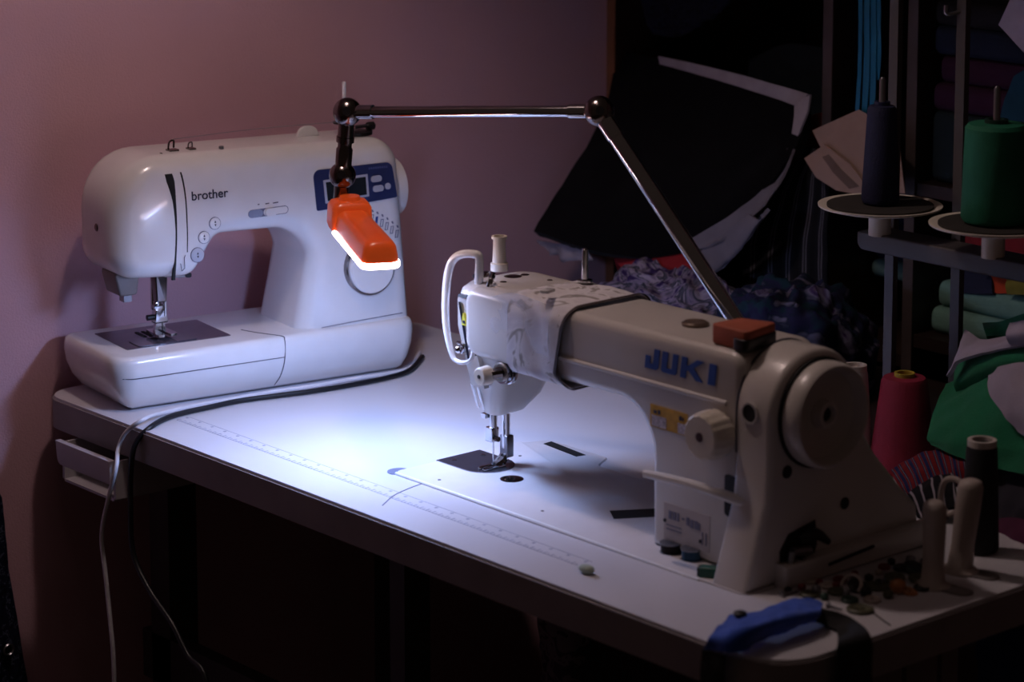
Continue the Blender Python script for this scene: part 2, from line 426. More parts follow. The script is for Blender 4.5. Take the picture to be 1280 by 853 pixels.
# display panel
pn = slabf([(.275, .2085, .002), (.386, .2145, .002), (.380, .258, .009), (.272, .2575, .009)], .0004, .0012, 6).obj('display_panel', NAVY, bro)
slabf([(.2865, .2165), (.3465, .2195), (.3455, .2465), (.2850, .2445)], 0, .0020).obj('display_frame', GREYB, pn)
slabf([(.2895, .2195), (.3430, .2220), (.3425, .2435), (.2880, .2420)], 0, .0026).obj('display_glass', LCD, pn)
for x0, z0, w, h in ((.350, .2355, .0145, .0075), (.352, .2235, .0145, .0075), (.369, .2250, .0075, .0075)):
    slabf([(x0, z0, h * .45), (x0 + w, z0 + .0008, h * .45), (x0 + w, z0 + h + .0008, h * .45), (x0, z0 + h, h * .45)], 0, .0030).obj('panel_button', GREYB, pn)
g = G()
for k in range(9): g.add(*[(lambda q: (q.v, q.f))(slabf([(.348 + k * .003, .2515), (.350 + k * .003, .2515), (.350 + k * .003, .2540), (.348 + k * .003, .2540)], 0, .0015))][0])
g.obj('panel_print', mat('panel_print_ink', '#515c86', .5), pn)
# stitch chart under the panel
g = G(); gd = G()
for k in range(8):
    t = k / 7; x0 = .336 + t * .047; z0 = .207 - t * .027 - .004 * math.sin(t * math.pi) * -1
    q = slabf([(x0, z0), (x0 + .002, z0), (x0 + .003, z0 - .003), (x0 + .001, z0 - .003)], 0, .0006); g.add(q.v, q.f)
    tgt = gd if k == 3 else g
    if k == 3: q = slabf([(x0 - .003, z0 - .016), (x0, z0 - .016), (x0 + .002, z0 - .006), (x0 - .001, z0 - .006)], 0, .0006); tgt.add(q.v, q.f)
    else:
        for a in (0, .0032):
            q = slabf([(x0 - .003 + a, z0 - .015), (x0 - .0022 + a, z0 - .015), (x0 - .0002 + a, z0 - .006), (x0 - .001 + a, z0 - .006)], 0, .0006); tgt.add(q.v, q.f)
        for a in (0, .0085):
            q = slabf([(x0 - .003 + a * .2, z0 - .015 + a), (x0 + .001 + a * .2, z0 - .015 + a), (x0 + .001 + a * .2, z0 - .0143 + a), (x0 - .003 + a * .2, z0 - .0143 + a)], 0, .0006); tgt.add(q.v, q.f)
g.obj('stitch_chart', INK, bro); gd.obj('stitch_chart_mark', LOGOB, bro)
# pattern dial
dz = .134; dx = .341
def dialpts(g): g.v = [(x, yf(z) - .0 + y, z) for x, y, z in g.v]; return g
dl = dialpts(G().lathe([(.0335, .002), (.0335, -.006), (.031, -.007), (.031, .002)], (dx, 0, dz), 'y', 40)).obj('dial_ring', GUN, bro)
dialpts(G().lathe([(.0305, .002), (.0305, -.010), (.0285, -.0125), (0, -.0135)], (dx, 0, dz), 'y', 40)).obj('dial', BWHITE, bro)
# speed slider
slabf([(.184, .209, .005), (.237, .210, .005), (.237, .2195, .005), (.184, .2185, .005)], .0002, .0005).obj('slider_outline', INK, bro)
slabf([(.204, .2100, .0042), (.236, .2108, .0042), (.236, .2188, .0042), (.204, .2180, .0042)], .0002, .0010).obj('slider_face', BWHITE, bro)
slabf([(.205, .2095, .0045), (.220, .2098, .0045), (.220, .2190, .0045), (.205, .2187, .0045)], .0002, .0045).obj('slider_knob', BWHITE, bro)
slabf([(.184, .2092, .0045), (.203, .2096, .0045), (.203, .2188, .0045), (.184, .2184, .0045)], .0002, .0008).obj('slider_slot', mat('slate_slot', '#8b94ad', .5), bro)
g = G()
for x0, w in ((.197, .002), (.207, .005), (.217, .007)):
    q = slabf([(x0, .2235), (x0 + w, .2238), (x0 + w, .2248), (x0, .2245)], 0, .0006); g.add(q.v, q.f)
g.obj('slider_marks', INKD, bro)
# round push buttons
for bx, bz, solid in ((.140, .208, 0), (.125, .193, 0), (.1155, .1735, 1)):
    r = .0082 if solid else .0068
    b = dialpts(G().lathe([(r, .001), (r, -.0012), (r * .9, -.0016), (0, -.0016)], (bx, 0, bz), 'y', 26)).obj('push_button', GREYB if solid else BWHITE, bro)
    dialpts(G().lathe([(r + .0006, .001), (r + .0006, -.0009), (r, -.0009), (r, .001)], (bx, 0, bz), 'y', 26)).obj('button_ring', INK, b)
    g = G(); 
    for s_ in (-1, 1):
        q = slabf([(bx - .0012, bz + s_ * .0008), (bx + .0012, bz + s_ * .0008), (bx, bz + s_ * .0035)], 0, .0020); g.add(q.v, q.f)
    g.obj('button_symbol', INKD, b)
# thread slots over the head
def bfront(lx, z): # y of the rounded front skin
    zt = .289 - max(0, .09 - lx) * .06
    top = max(0, z - (zt - .024)); y = yf(z)
    if top > 0: y += .024 - math.sqrt(max(0, .024 ** 2 - min(top, .024) ** 2))
    if lx < .06: y += .016 * ((.06 - lx) / .06) ** 2
    return y - .0004
def slot(path, w, name):
    g = G(); rg = []
    P_ = crom([(a, b, 0) for a, b in path], 8); n = len(P_); ww = np.interp(np.linspace(0, 1, n), np.linspace(0, 1, len(w)), w)
    for p, k in zip(P_, ww):
        x, z = p[0], p[1]
        rg.append([(x - k / 2, bfront(x, z), z), (x + k / 2, bfront(x, z), z), (x + k / 2, bfront(x, z) + .004, z), (x - k / 2, bfront(x, z) + .004, z)])
    g.rings(rg).obj(name, DARK, bro)
slot([(.078, .2905), (.082, .280), (.0865, .262), (.090, .238), (.0905, .205), (.088, .175), (.084, .1475)], [.003, .009, .010, .004, .0018, .0018, .0035], 'thread_slot')
slot([(.088, .2915), (.0965, .282), (.1015, .265), (.1045, .240), (.1045, .205), (.1030, .178)], [.0015, .002, .002, .0016, .0013, .001], 'thread_slot')
g = G()
for a, b in (((.0985, .172), (.0985, .160)), ((.0985, .160), (.0945, .157)), ((.0945, .157), (.0935, .166)), ((.100, .175), (.0985, .172))):
    g.tube([(a[0], bfront(*a) - .0002, a[1]), (b[0], bfront(*b) - .0002, b[1])], .0004, 4)
g.obj('threading_print', INKD, bro)
# side badge slot on the top front
slot([(.108, .2785), (.125, .2790), (.146, .2795)], [.006, .0065, .006], 'bobbin_guide_slot')
# head underside: bars, needle clamp, presser foot
nx, ny = .093, .080
G().rext(rpoly([(.030, .128, .004), (.052, .128, .004), (.056, .156, .004), (.022, .160, .006)], 3), .05, .09, .003, .003).obj('thread_cutter', METALG, bro)
G().box(.040, .050, .062, .075, .118, .134).obj('cutter_lever', STEEL, bro)
G().rext(rpoly([(.0855, .110, .002), (.0985, .110, .002), (.1005, .150, .001), (.0835, .150, .001)], 3), ny - .010, ny + .006, .002, .002).obj('needle_bar_block', GUN, bro)
G().cyl((nx - .006, ny + .004, .10), (nx - .006, ny + .004, .15), .0032).obj('presser_bar', CHROME, bro)
G().cyl((nx + .005, ny - .004, .092), (nx + .005, ny - .004, .15), .0026).obj('needle_bar', CHROME, bro)
G().tube([(nx + .003, ny - .01, .142), (nx + .022, ny - .014, .1395), (nx + .032, ny - .014, .1405)], .0016, 8, 3).obj('needle_threader', STEEL, bro)
G().rext(rpoly([(nx + .027, .1380, .0015), (nx + .034, .1380, .0015), (nx + .034, .1435, .0015), (nx + .027, .1435, .0015)], 2), ny - .018, ny - .010).obj('threader_tab', BLACKP, bro)
G().lathe([(.0022, 0), (.0055, .001), (.0055, .007), (.0022, .008)], (nx - .006, ny - .012, .106), 'y', 14).obj('foot_screw', CHROME, bro)
G().lathe([(.0035, 0), (.0035, .009)], (nx - .018, ny - .004, .0925), 'x', 12).obj('clamp_screw', BLACKP, bro)
G().rext(rpoly([(nx - .009, .084, .002), (nx + .009, .084, .002), (nx + .007, .104, .002), (nx - .007, .104, .002)], 3), ny - .006, ny + .006, .002, .002).obj('foot_holder', CHROME, bro)
G().cyl((nx + .003, ny - .003, .066), (nx + .003, ny - .003, .095), .0007).obj('needle', CHROME, bro)
ft = G().rext(rpoly([(nx - .013, ny - .022, .003), (nx - .003, ny - .024, .002), (nx - .002, ny + .004), (nx + .002, ny + .004), (nx + .003, ny - .024, .002), (nx + .013, ny - .022, .003), (nx + .012, ny + .014, .002), (nx - .012, ny + .014, .002)], 3), .0715, .0745, 0, 0, 'xy').obj('presser_foot', CHROME, bro)
G().rext(rpoly([(nx - .007, .0745), (nx + .007, .0745), (nx + .005, .086, .002), (nx - .005, .086, .002)], 3), ny - .002, ny + .004).obj('foot_ankle', CHROME, bro)
# needle plate and bobbin cover
npl = G().rext(rpoly([(.033, .040, .002), (.167, .040, .002), (.167, .135, .002), (.033, .135, .002)], 2), .0655, .0672, 0, 0, 'xy').obj('needle_plate', PLATE, bro)
G().rext(rpoly([(.05, .044, .004), (.125, .044, .004), (.125, .076, .004), (.05, .076, .004)], 4), .0666, .0680, 0, 0, 'xy').obj('bobbin_cover', mat('smoke_cover', '#54505c', .12, var=.15, coat=.4), npl)
g = G()
for k in range(5): g.box(.075 + k * .008, .079 + k * .008, .086, .112, .0670, .0680)
g.obj('feed_dogs', DARK, npl)
# parting lines of the base
def seam(pts, name='parting_line', r=.0005, m=None):
    G().tube(pts, r, 4, 4).obj(name, m or INKD, bro)
seam([(.012, .0075, .042), (.03, .0006, .0418), (.10, .0006, .0418), (.16, .0008, .0418), (.217, .0008, .0418)])
seam([(.218, .0005, .0625), (.218, .0003, .05), (.217, .001, .035), (.214, .006, .018), (.210, .014, .006)])
seam([(.190, .06, .0667), (.200, .035, .0667), (.217, .006, .0664), (.218, .001, .0625)])
seam([(.275, yf(.07) + .002, .0675), (.285, yf(.07) - .0015, .069), (.33, yf(.07) - .0004, .0705), (.385, yf(.07) - .0004, .0725)], m=INK)
# hand wheel at the right end
G().lathe([(.030, 0), (.036, .002), (.038, .010), (.036, .020), (.028, .024), (0, .025)], (.398, .088, .215), 'x', 36).obj('hand_wheel', BWHITE, bro)
# top details: spool pin, caps, carry handle, thread guides, winder
ps = (.347, .085)
G().cyl((ps[0], ps[1], .285), (ps[0], ps[1], .352), .0024).obj('spool_pin', BWHITE, bro)
G().lathe([(.004, .300), (.014, .3005), (.0145, .3025), (.004, .3040)], (ps[0], ps[1], 0), 'z', 24).obj('spool_cap', BLACKP, bro)
G().lathe([(.012, .287), (.019, .2875), (.019, .2915), (.010, .292)], (ps[0] + .012, ps[1] - .01, 0), 'z', 24).obj('winder_seat', BLACKP, bro)
G().lathe([(.0045, 0), (.0052, .002), (.0052, .009), (.003, .011)], (ps[0] + .026, ps[1] - .01, .296), 'x', 14).obj('winder_stop', BLACKP, bro)
G().cyl((ps[0] + .010, ps[1] - .01, .2965), (ps[0] + .028, ps[1] - .01, .2965), .0022).obj('winder_shaft', STEEL, bro)
G().rext(rpoly([(.284, .280), (.318, .280), (.312, .300, .012), (.290, .300, .012)], 6), .092, .098, .001, .001).obj('carry_handle', BWHITE, bro)
for gx, gz, s_ in ((.108, .2915, .75), (.132, .2910, .5)):
    q = G().tube([(gx - .006 * s_, .07, gz), (gx - .004 * s_, .07, gz + .012 * s_), (gx + .002 * s_, .068, gz + .015 * s_), (gx + .001 * s_, .066, gz + .004 * s_)], .0016 * s_, 8, 4)
    q.box(gx - .008 * s_, gx + .008 * s_, .062, .074, gz - .004, gz + .001); q.obj('thread_guide', GUN, bro)
G().lathe([(.003, 0), (.003, .004), (.002, .005)], (.165, .055, .2885), 'z', 10).obj('thread_guide', STEEL, bro)
G().tube([(.110, .069, .304), (.22, .079, .305), (.336, .085, .303)], .0005, 4, 4).obj('top_thread', mat('pale_thread', '#9a8f92', .8), bro)
# presser lifter nub at the left end
G().sphere((.0135, .075, .208), .005, 12, (.5, 1, 1)).obj('end_screw', GUN, bro)

# ================================================================ INDUSTRIAL SEWING MACHINE
JB = (.80, .20, 0)
juk = thing('industrial_sewing_machine', 'cream industrial lockstitch sewing machine with blue lettering on its arm', 'sewing machine', JB)
def J(g, name, m, parent=None, sharp=35, label=None):
    o = at(g, JB).obj(name, m, parent or juk, sharp)
    if label: o['label'] = label
    return o
# bed flush with the table top
bedo = inset(hole[::-1] if area2(hole) < 0 else hole, .0016)
J(G().rext(bedo, -.03, .0008, 0, .0006, 'xy', 2), 'bed', mat('bed_enamel', '#d6d0d0', .35, var=.03))
# arm and pillar
jo = rpoly([(.60, .136, .018), (.882, .138, .048), (.884, .0), (1.005, .0), (1.005, .212, .018), (.60, .210, .018)], 8)
J(G().rext(jo, .148, .256, .010, .016, 'xz', 5), 'arm_casting', JBEIGE, sharp=50)
# rail under the lettering
rp = [(.152, .156), (.1455, .161), (.1455, .163), (.152, .167)]
J(G().rext(rp, .70, .985, 0, 0, 'yz', 2), 'arm_rail', JBEIGE)
# head
J(G().loft([(.066, .592, .614, .182, .21, .008), (.069, .589, .620, .178, .222, .012), (.085, .586, .626, .174, .242, .014), (.112, .582, .636, .168, .252, .016),
            (.140, .579, .65, .160, .256, .018), (.175, .576, .68, .154, .257, .02), (.194, .576, .70, .153, .257, .02), (.203, .578, .70, .156, .255, .02), (.209, .583, .70, .163, .250, .02), (.211, .592, .69, .175, .24, .02)], 6), 'head_casting', JBEIGE, sharp=50)
# face plate with slot and warning triangle
def hy(z): return .154 + max(0, (.175 - z)) * .16 + max(0, z - .194) * .35
def hplate(pts, d1, name, m, parent=None):
    g = G().rext(rpoly(pts, 3), -d1, .003, 0, 0, 'xz', 2, lambda x, y, z: (x + .016 + max(0, .175 - z) * .13, hy(z) + y, z)); return J(g, name, m, parent)
fp = hplate([(.5705, .1), (.592, .1), (.592, .13), (.592, .165), (.592, .198, .003), (.5735, .200, .006), (.5700, .165), (.5700, .13)], .0035, 'face_plate', JBEIGE)
hplate([(.5890, .135), (.5905, .135), (.5915, .165), (.5920, .200), (.5895, .200), (.5890, .165)], .0042, 'plate_slot', DARK)
hplate([(.5745, .125), (.5752, .125), (.5752, .190), (.5745, .190)], .0042, 'plate_seam', INKD)
hplate([(.5770, .166), (.5870, .166), (.5820, .1795)], .0042, 'warning_sticker', mat('sticker_yellow', '#d9d34a', .5))
hplate([(.5800, .1685), (.5840, .1685), (.5835, .1715), (.5805, .1715)], .0046, 'warning_symbol', INKD)
hplate([(.5735, .1955), (.592, .196), (.592, .199), (.5735, .1985)], .0044, 'hinge_wire', DARK)
# take-up lever guard: white bent bar at the left
gp = [PY(598, 362, .168), PY(599, 325, .166), PY(594, 318, .164), PY(574, 319, .16), PY(562, 334, .157), PY(557, 372, .154), PY(558, 410, .152), PY(565, 443, .150), PY(572, 452, .150), PY(583, 453, .150), PY(590, 447, .152), PY(592, 432, .156)]
J(G().tube(gp, [.0048, .0045, .0045, .0045, .0045, .0042, .0038, .0030, .0025, .0022, .0022, .0022], 10, 5), 'take_up_guard', BWHITE, sharp=60)
# chrome take-up lever and screws on top
J(G().tube([PY(609, 368, .163), PY(613, 352, .166), PY(616, 343, .175)], .0032, 8, 4), 'take_up_lever', CHROME)
for px, py, r, sx in ((600, 344, .010, 1.0), (641, 346, .0075, 1.6), (629, 353, .004, 1.2), (656, 344, .005, 1.2), (687, 351, .004, 1), (606, 341, .006, 1.2)):
    c = PZ(px, py, .2105); J(G().lathe([(r * sx * .8, -.002), (r * sx * .8, .0005), (r * sx * .6, .0011), (0, .0011)], c, 'z', 20), 'top_screw', GUN)
# hollow thread-post on top
c = PZ(624, 338, .2095)
J(G().lathe([(.0095, 0), (.0095, .008), (.0075, .009), (.0065, .034), (.0085, .0345), (.0085, .0375), (.0055, .0375), (.005, .030), (0, .03)], c, 'z', 24), 'thread_post', JIVORY)
# chrome post on the cloth sleeve
c = PZ(731, 352, .217)
J(G().lathe([(.008, 0), (.008, .002), (.0035, .003), (.0033, .034), (.002, .035), (0, .035)], c, 'z', 16), 'steel_post', CHROME)
# tension unit
tc = PY(600, 467, .148); tcx, tcz = float(tc[0]), float(tc[2])
J(G().lathe([(.0135, 0), (.0135, -.003), (.008, -.004), (.0125, -.005), (.0125, -.0065), (.007, -.007), (.007, -.010), (.0115, -.0105), (.0115, -.012), (0, -.012)], (tcx + .021, .170, tcz + .003), 'y', 24), 'tension_disc', CHROME)
J(G().tube([(tcx + .021, .160, tcz + .003), (tcx + .013, .148, tcz + .001), (tcx + .011, .140, tcz)], .006, 10, 3), 'tension_spring', GUN)
kn = G(); rgk = []
for h, r in ((0, .0085), (.001, .0098), (.013, .0092), (.014, .008)):
    rgk.append([(tcx + .010 + r * (1 + .04 * (j % 2)) * math.cos(2 * math.pi * j / 24), .152 - h, tcz + r * (1 + .04 * (j % 2)) * math.sin(2 * math.pi * j / 24)) for j in range(24)])
k_ = J(kn.rings(rgk), 'tension_knob', JIVORY)
J(G().lathe([(.0022, 0), (.0022, -.0006)], (tcx + .010, .138, tcz), 'y', 10), 'knob_hole', DARK)
# chrome thread guides
J(G().tube([PY(586, 436, .155), PY(592, 428, .153), PY(606, 430, .153), PY(624, 438, .155), PY(628, 445, .156), PY(622, 448, .155), PY(606, 440, .154), PY(596, 437, .155)], .0012, 6, 4), 'wire_guide', CHROME)
J(G().tube([PY(600, 432, .157), PY(612, 438, .156), PY(622, 443, .157)], .0034, 8, 3), 'guide_bracket', GUN)
J(G().sphere(PY(573, 437, .152), .0042, 12), 'guide_screw', CHROME)
J(G().tube([PY(572, 428, .152), PY(580, 433, .152), PY(577, 441, .152)], .0022, 8, 3), 'guide_hook', CHROME)
for a, b in (((596, 478), (605, 512)), ((589, 478), (598, 510))): J(G().tube([PY(*a, .166), PY(*b, .178)], .0014, 6), 'frame_wire', CHROME)
J(G().sphere(PY(623, 474, .167), .0025, 10), 'head_screw', DARK)
# needle bar, needle, presser bar and foot
nX, nY = .585, .200
J(G().cyl((nX + .003, nY, .040), (nX + .003, nY, .075), .0042), 'needle_bar', CHROME)
J(G().rext(rpoly([(nX - .005, .030, .001), (nX + .006, .030, .001), (nX + .007, .046, .001), (nX - .004, .046, .001)], 2), nY - .005, nY + .005, .001, .001), 'needle_clamp', CHROME)
J(G().lathe([(.0028, 0), (.0028, .006)], (nX + .006, nY, .034), 'x', 10), 'clamp_screw', GUN)
J(G().box(nX - .009, nX - .002, nY - .007, nY, .055, .060), 'thread_eye', CHROME)
J(G().cyl((nX + .003, nY, .002), (nX + .003, nY, .032), .0009), 'needle', CHROME)
bX, bY = nX + .003, nY + .018
J(G().cyl((bX, bY, .020), (bX, bY, .085), .0044), 'presser_bar', CHROME)
J(G().rext(rpoly([(bX - .006, .010, .001), (bX + .006, .010, .001), (bX + .006, .034, .001), (bX - .006, .034, .001)], 2), bY - .004, bY + .006, .001, .001), 'foot_shank', STEEL)
J(G().tube([(bX, bY - .002, .012), (bX, bY - .008, .006), (bX + .001, bY - .018, .0035)], [.005, .006, .004], 8, 3), 'foot_neck', CHROME)
for s_ in (-1, 1): J(G().rext(rpoly([(bX + s_ * .0018, bY - .036, .001), (bX + s_ * .0068, bY - .034, .002), (bX + s_ * .0068, bY - .006, .001), (bX + s_ * .0018, bY - .006, .001)], 3), .0020, .0042, 0, .001, 'xy', 2), 'foot_toe', CHROME)
# needle plate with one round end, cap and hinge plate
pl = [(.5275, .171), (.5275, .232), (.575, .232)] + [(.575 + .0305 * math.sin(t), .2015 + .0305 * math.cos(t)) for t in [math.pi * k / 12 for k in range(1, 12)]] + [(.575, .171)]
np2 = J(G().rext(pl[::-1], .0, .0017, 0, 0, 'xy', 2), 'needle_plate', PLATE)
for x, y in ((.54, .185), (.545, .222)): J(G().lathe([(.003, 0), (.003, .0022), (0, .0022)], (x, y, 0), 'z', 12), 'plate_screw', CHROME)
J(G().box(nX - .006, nX + .01, nY - .008, nY + .012, .0010, .0020), 'feed_slot', DARK)
J(G().lathe([(.0125, -.001), (.0125, .0012), (.010, .0016), (0, .0016)], (.632, .188, 0), 'z', 28), 'bed_cap', GUN)
for dx_ in (-.004, .004): J(G().lathe([(.0015, 0), (.0015, .0026), (0, .0028)], (.632 + dx_, .188, 0), 'z', 8), 'cap_screw', CHROME)
J(G().rext([tuple(PZ(*p)[:2]) for p in ((679, 556), (689, 553), (732, 570), (720, 572))], -.001, .0011, 0, 0, 'xy', 2), 'hinge_plate', DARK)
J(G().rext([tuple(PZ(*p)[:2]) for p in ((762, 640), (822, 637), (822, 647), (767, 650))], -.001, .0012, 0, 0, 'xy', 2), 'bed_magnet', DARK)
for px, py in ((549, 601), (650, 571), (678, 640)): J(G().lathe([(.0018, 0), (.0018, .0011)], PZ(px, py), 'z', 8), 'bed_hole', DARK)
# edge strip of the bed and half-round finger notch at its front left corner
J(G().tube([(.537, BY0 - .001, .0012), (.75, BY0 - .001, .0016), (.99, BY0 - .001, .0010)], [.0018, .0022, .0012], 8), 'edge_strip', mat('strip_white', '#f2f2f4', .3, var=.02))
nc_ = PZ(502, 591)
J(G().rext([(nc_[0] - .004 + .013 * math.cos(t), nc_[1] + .013 * math.sin(t)) for t in [math.pi * (.55 + k / 12) for k in range(13)]] + [(nc_[0] + .004, nc_[1] - .009), (nc_[0] - .002, nc_[1] - .0), (nc_[0] + .002, nc_[1] + .009)], -.001, .0006, 0, 0, 'xy', 2), 'finger_notch', INK)
# blue lettering on the arm, drawn letter by letter
LX0, LX1, LZ0, LZ1 = .876, .971, .1755, .1960
def LP(u, v): return (LX0 + (LX1 - LX0) * (u + .028 * (v - .5)), LZ0 + (LZ1 - LZ0) * v)
letters = {'J': [(0, 0), (.165, 0), (.195, .12), (.195, 1), (.115, 1), (.115, .26), (.07, .26), (.07, .62), (0, .62)],
           'U': [(.235, .1), (.26, 0), (.44, 0), (.46, .1), (.46, 1), (.385, 1), (.385, .24), (.315, .24), (.315, 1), (.235, 1)],
           'K': [(.51, 0), (.59, 0), (.59, .36), (.62, .40), (.735, 0), (.835, 0), (.69, .56), (.825, 1), (.725, 1), (.62, .66), (.59, .62), (.59, 1), (.51, 1)],
           'I': [(.90, 0), (1, 0), (1, 1), (.90, 1)]}
for ch, pts in letters.items():
    J(G().rext([LP(*p) for p in pts], .1470, .1490, 0, 0, 'xz', 2), 'logo_letter', LOGOB)
# warning label, plate, stitch dial, reverse lever
def front(pts, d1, name, m, parent=None): return J(G().rext(rpoly(pts, 3), .148 - d1, .149, 0, 0, 'xz', 2), name, m, parent)
wl = front([(.883, .119), (.934, .119), (.934, .141), (.883, .141)], .0006, 'warning_label', mat('label_amber', '#c99a2e', .5, var=.2, scale=120))
front([(.885, .120), (.905, .120), (.905, .131), (.885, .131)], .0009, 'label_print', mat('label_grey', '#b8b0b8', .5, var=.5, scale=500), wl)
front([(.921, .120), (.934, .120), (.934, .130), (.921, .130)], .0009, 'label_print', MATS['label_grey'], wl)
for x0, w, h in ((.888, .004, .003), (.894, .003, .004), (.923, .003, .004), (.927, .002, .003)): J(G().box(x0, x0 + w, .1468, .148, .133, .133 + h), 'label_symbol', INKD)
front([(.903, .012), (.965, .012), (.965, .048), (.903, .048)], .0006, 'model_plate', mat('plate_grey', '#b5aaa6', .4, var=.05))
g = G()
for x0, w, z0, h in ((.910, .004, .033, .008), (.9155, .004, .033, .008), (.921, .003, .033, .008), (.928, .003, .036, .002), (.934, .004, .032, .008), (.9395, .004, .031, .008), (.945, .004, .031, .008), (.9495, .003, .031, .007), (.907, .02, .026, .001), (.907, .02, .022, .001), (.955, .0012, .018, .012), (.960, .0012, .018, .012)): g.box(x0, x0 + w, .1468, .148, z0, z0 + h)
J(g, 'model_print', INK)
for x, z in ((.9045, .030), (.953, .0205)): J(G().lathe([(.002, 0), (.002, -.0012)], (x, .148, z), 'y', 10), 'plate_rivet', DARK)
sd = PY(874, 547, .122)
rgk = []
for h, r in ((.026, .021), (.022, .0225), (.012, .0225), (.002, .021), (0, .019)):
    rgk.append([(sd[0] + .0 + r * (1 + .035 * (j % 4 < 2)) * math.cos(2 * math.pi * j / 64), .122 + h, sd[2] + r * (1 + .035 * (j % 4 < 2)) * math.sin(2 * math.pi * j / 64)) for j in range(64)])
J(G().rings(rgk), 'stitch_dial', JIVORY)
J(G().lathe([(.0045, 0), (.0045, -.0006), (0, -.0006)], (sd[0], .122, sd[2]), 'y', 14), 'dial_hole', mat('dial_red', '#3a0f12', .6))
J(G().tube([PY(806, 592, .118), PY(850, 602, .122), PY(895, 616, .130), PY(932, 629, .142)], [.0042, .0045, .005, .0055], 10, 4), 'reverse_lever', BWHITE)
J(G().rext(rpoly([(.984, .055, .003), (1.006, .050, .003), (1.006, .094, .003), (.984, .094, .003)], 3), .1472, .149, 0, 0), 'lever_slot', DARK)
# motor housing at the right end, flared towards the table
ho = [(.112, 0), (.124, .035), (.139, .080), (.143, .12)] + [(.203 + .0605 * math.cos(t), .157 + .0605 * math.sin(t)) for t in [math.pi * (1 - k / 20) for k in range(0, 21)]] + [(.268, .13), (.290, .10), (.330, .058), (.352, .038), (.356, 0)]
J(G().rext(ho, 1.003, 1.048, .003, .008, 'yz', 4), 'motor_housing', JBEIGE, sharp=40)
J(G().rext([(.150, 0), (.360, 0), (.360, .022), (.150, .022)], 1.046, 1.062, .002, .004, 'yz', 3), 'housing_foot', JBEIGE)
J(G().tube([(1.0030, y, z) for y, z in inset(ho[::-1], -.0002)[5:-3]], .0009, 6), 'housing_joint', INKD)
# hand wheel with dished face
J(G().lathe([(.040, -.006), (.0495, -.004), (.0505, .004), (.0500, .014), (.0475, .0175), (.0452, .0170), (.041, .004), (.022, -.001), (.0135, .000), (.0125, .0105), (.0085, .0110), (.0065, .0050), (0, .005)], (1.053, .203, .157), 'x', 56), 'hand_wheel', JBEIGE, sharp=40)
J(G().lathe([(.0525, 0), (.0525, .0035), (.048, .0035), (.048, 0)], (1.0470, .203, .157), 'x', 48), 'wheel_gap', DARK)
J(G().lathe([(.0062, 0), (.0062, .006)], (1.054, .203, .157), 'x', 16), 'wheel_bolt', DARK)
c = PY(932, 515, .143); J(G().lathe([(.0085, 0), (.0085, -.003), (.0105, -.003), (.0105, 0)], (c[0] + .006, .1440, c[2]), 'y', 22), 'plug_rim', JBEIGE)
J(G().lathe([(.0085, 0), (.0085, -.001), (0, -.001)], (c[0] + .006, .1428, c[2]), 'y', 20), 'housing_plug', DARK)
for px, py, r in ((1055, 629, .0058), (983, 590, .0062)):
    c = PX(px, py, 1.0475); J(G().lathe([(r, 0), (r, .0014), (0, .0014)], (1.0475, c[1], c[2]), 'x', 18), 'housing_hole', DARK)
q = [PX(px, py, 1.048) for px, py in ((975, 735), (974, 690), (985, 668), (1018, 650), (1020, 680), (1010, 715), (1008, 728))]
J(G().rext([(p[1], p[2]) for p in q], 1.044, 1.0492, 0, 0, 'yz', 2), 'mechanism_recess', DARK)
for a, b, r in (((985, 725), (990, 690), .0035), ((990, 690), (1012, 688), .0045), ((983, 735), (985, 718), .003), ((1000, 700), (1016, 706), .004)):
    J(G().tube([PX(*a, 1.055), PX(*b, 1.055)], r, 8), 'mechanism_rod', STEEL)
J(G().tube([PX(1000, 676, 1.058), PX(1020, 668, 1.062), PX(1036, 678, 1.066)], [.004, .006, .003], 8, 3), 'knee_lever', BLACKP)
q0, q1 = PX(1036, 706, 1.0625), PX(1092, 683, 1.0625)
J(G().tube([q0, q1], .0016, 6), 'housing_seam', DARK)
# oil gauge cap on top
c = PZ(869, 406, .212); J(G().lathe([(.013, -.001), (.0135, .002), (.011, .0035), (.006, .003), (0, .003)], c, 'z', 26), 'oil_cap', mat('bronze_cap', '#6d5b4e', .35, .4, var=.2))
# ---------------------------------------------------------------- printed cloth sleeve round the arm
sl = thing('cloth_sleeve', 'pale printed cloth sleeve with clear vinyl wrapped round the cream machine arm', 'cloth sleeve', (.70, .2, .137))
SB = (.70, .2, .137)
def sleeve(x0, x1, off, seed, slant, wob=.0025, n=14, full=0):
    rg = []
    base = rpoly([(.148 - off, .134 - off * .8, .016), (.258 + off, .136 - off * .8, .016), (.258 + off, .210 + off, .022), (.148 - off, .209 + off, .022)], 9)
    for i in range(n + 1):
        t = i / n; k = max(t, full); ring = []
        for y, z in base:
            x = x0 + (x1 - x0) * t + slant * (z - .17) * k + k * (.022 * max(0, (.152 - z) / .02))
            h = noise.noise(Vector((x * 45 + seed, y * 45, z * 45))) * wob + wob * .5
            cy, cz = y - .203, z - .172; L = math.hypot(cy, cz)
            ring.append((x, y + cy / L * h, z + cz / L * h))
        rg.append(ring)
    inner = [[(x, .203 + (y - .203) * .985, .172 + (z - .172) * .985) for x, y, z in r] for r in rg[::-1]]
    return G().rings(rg + inner + [rg[0]], False, False)
SLM = pattern('sleeve_print', ['#4d4a4c', '#9f9894', '#d9d4d6', '#cdc7cb'], 26, 'noise', stops=[0, .36, .43, .6], distort=2.5, const=False)
at(sleeve(.676, .752, .004, 3, .35), SB).obj('printed_cloth', SLM, sl, 70)
at(sleeve(.7495, .7535, .0052, 3, .35, .0025, 3, 1), SB).obj('dark_binding', mat('dark_binding', '#3a2f30', .8), sl, 70)
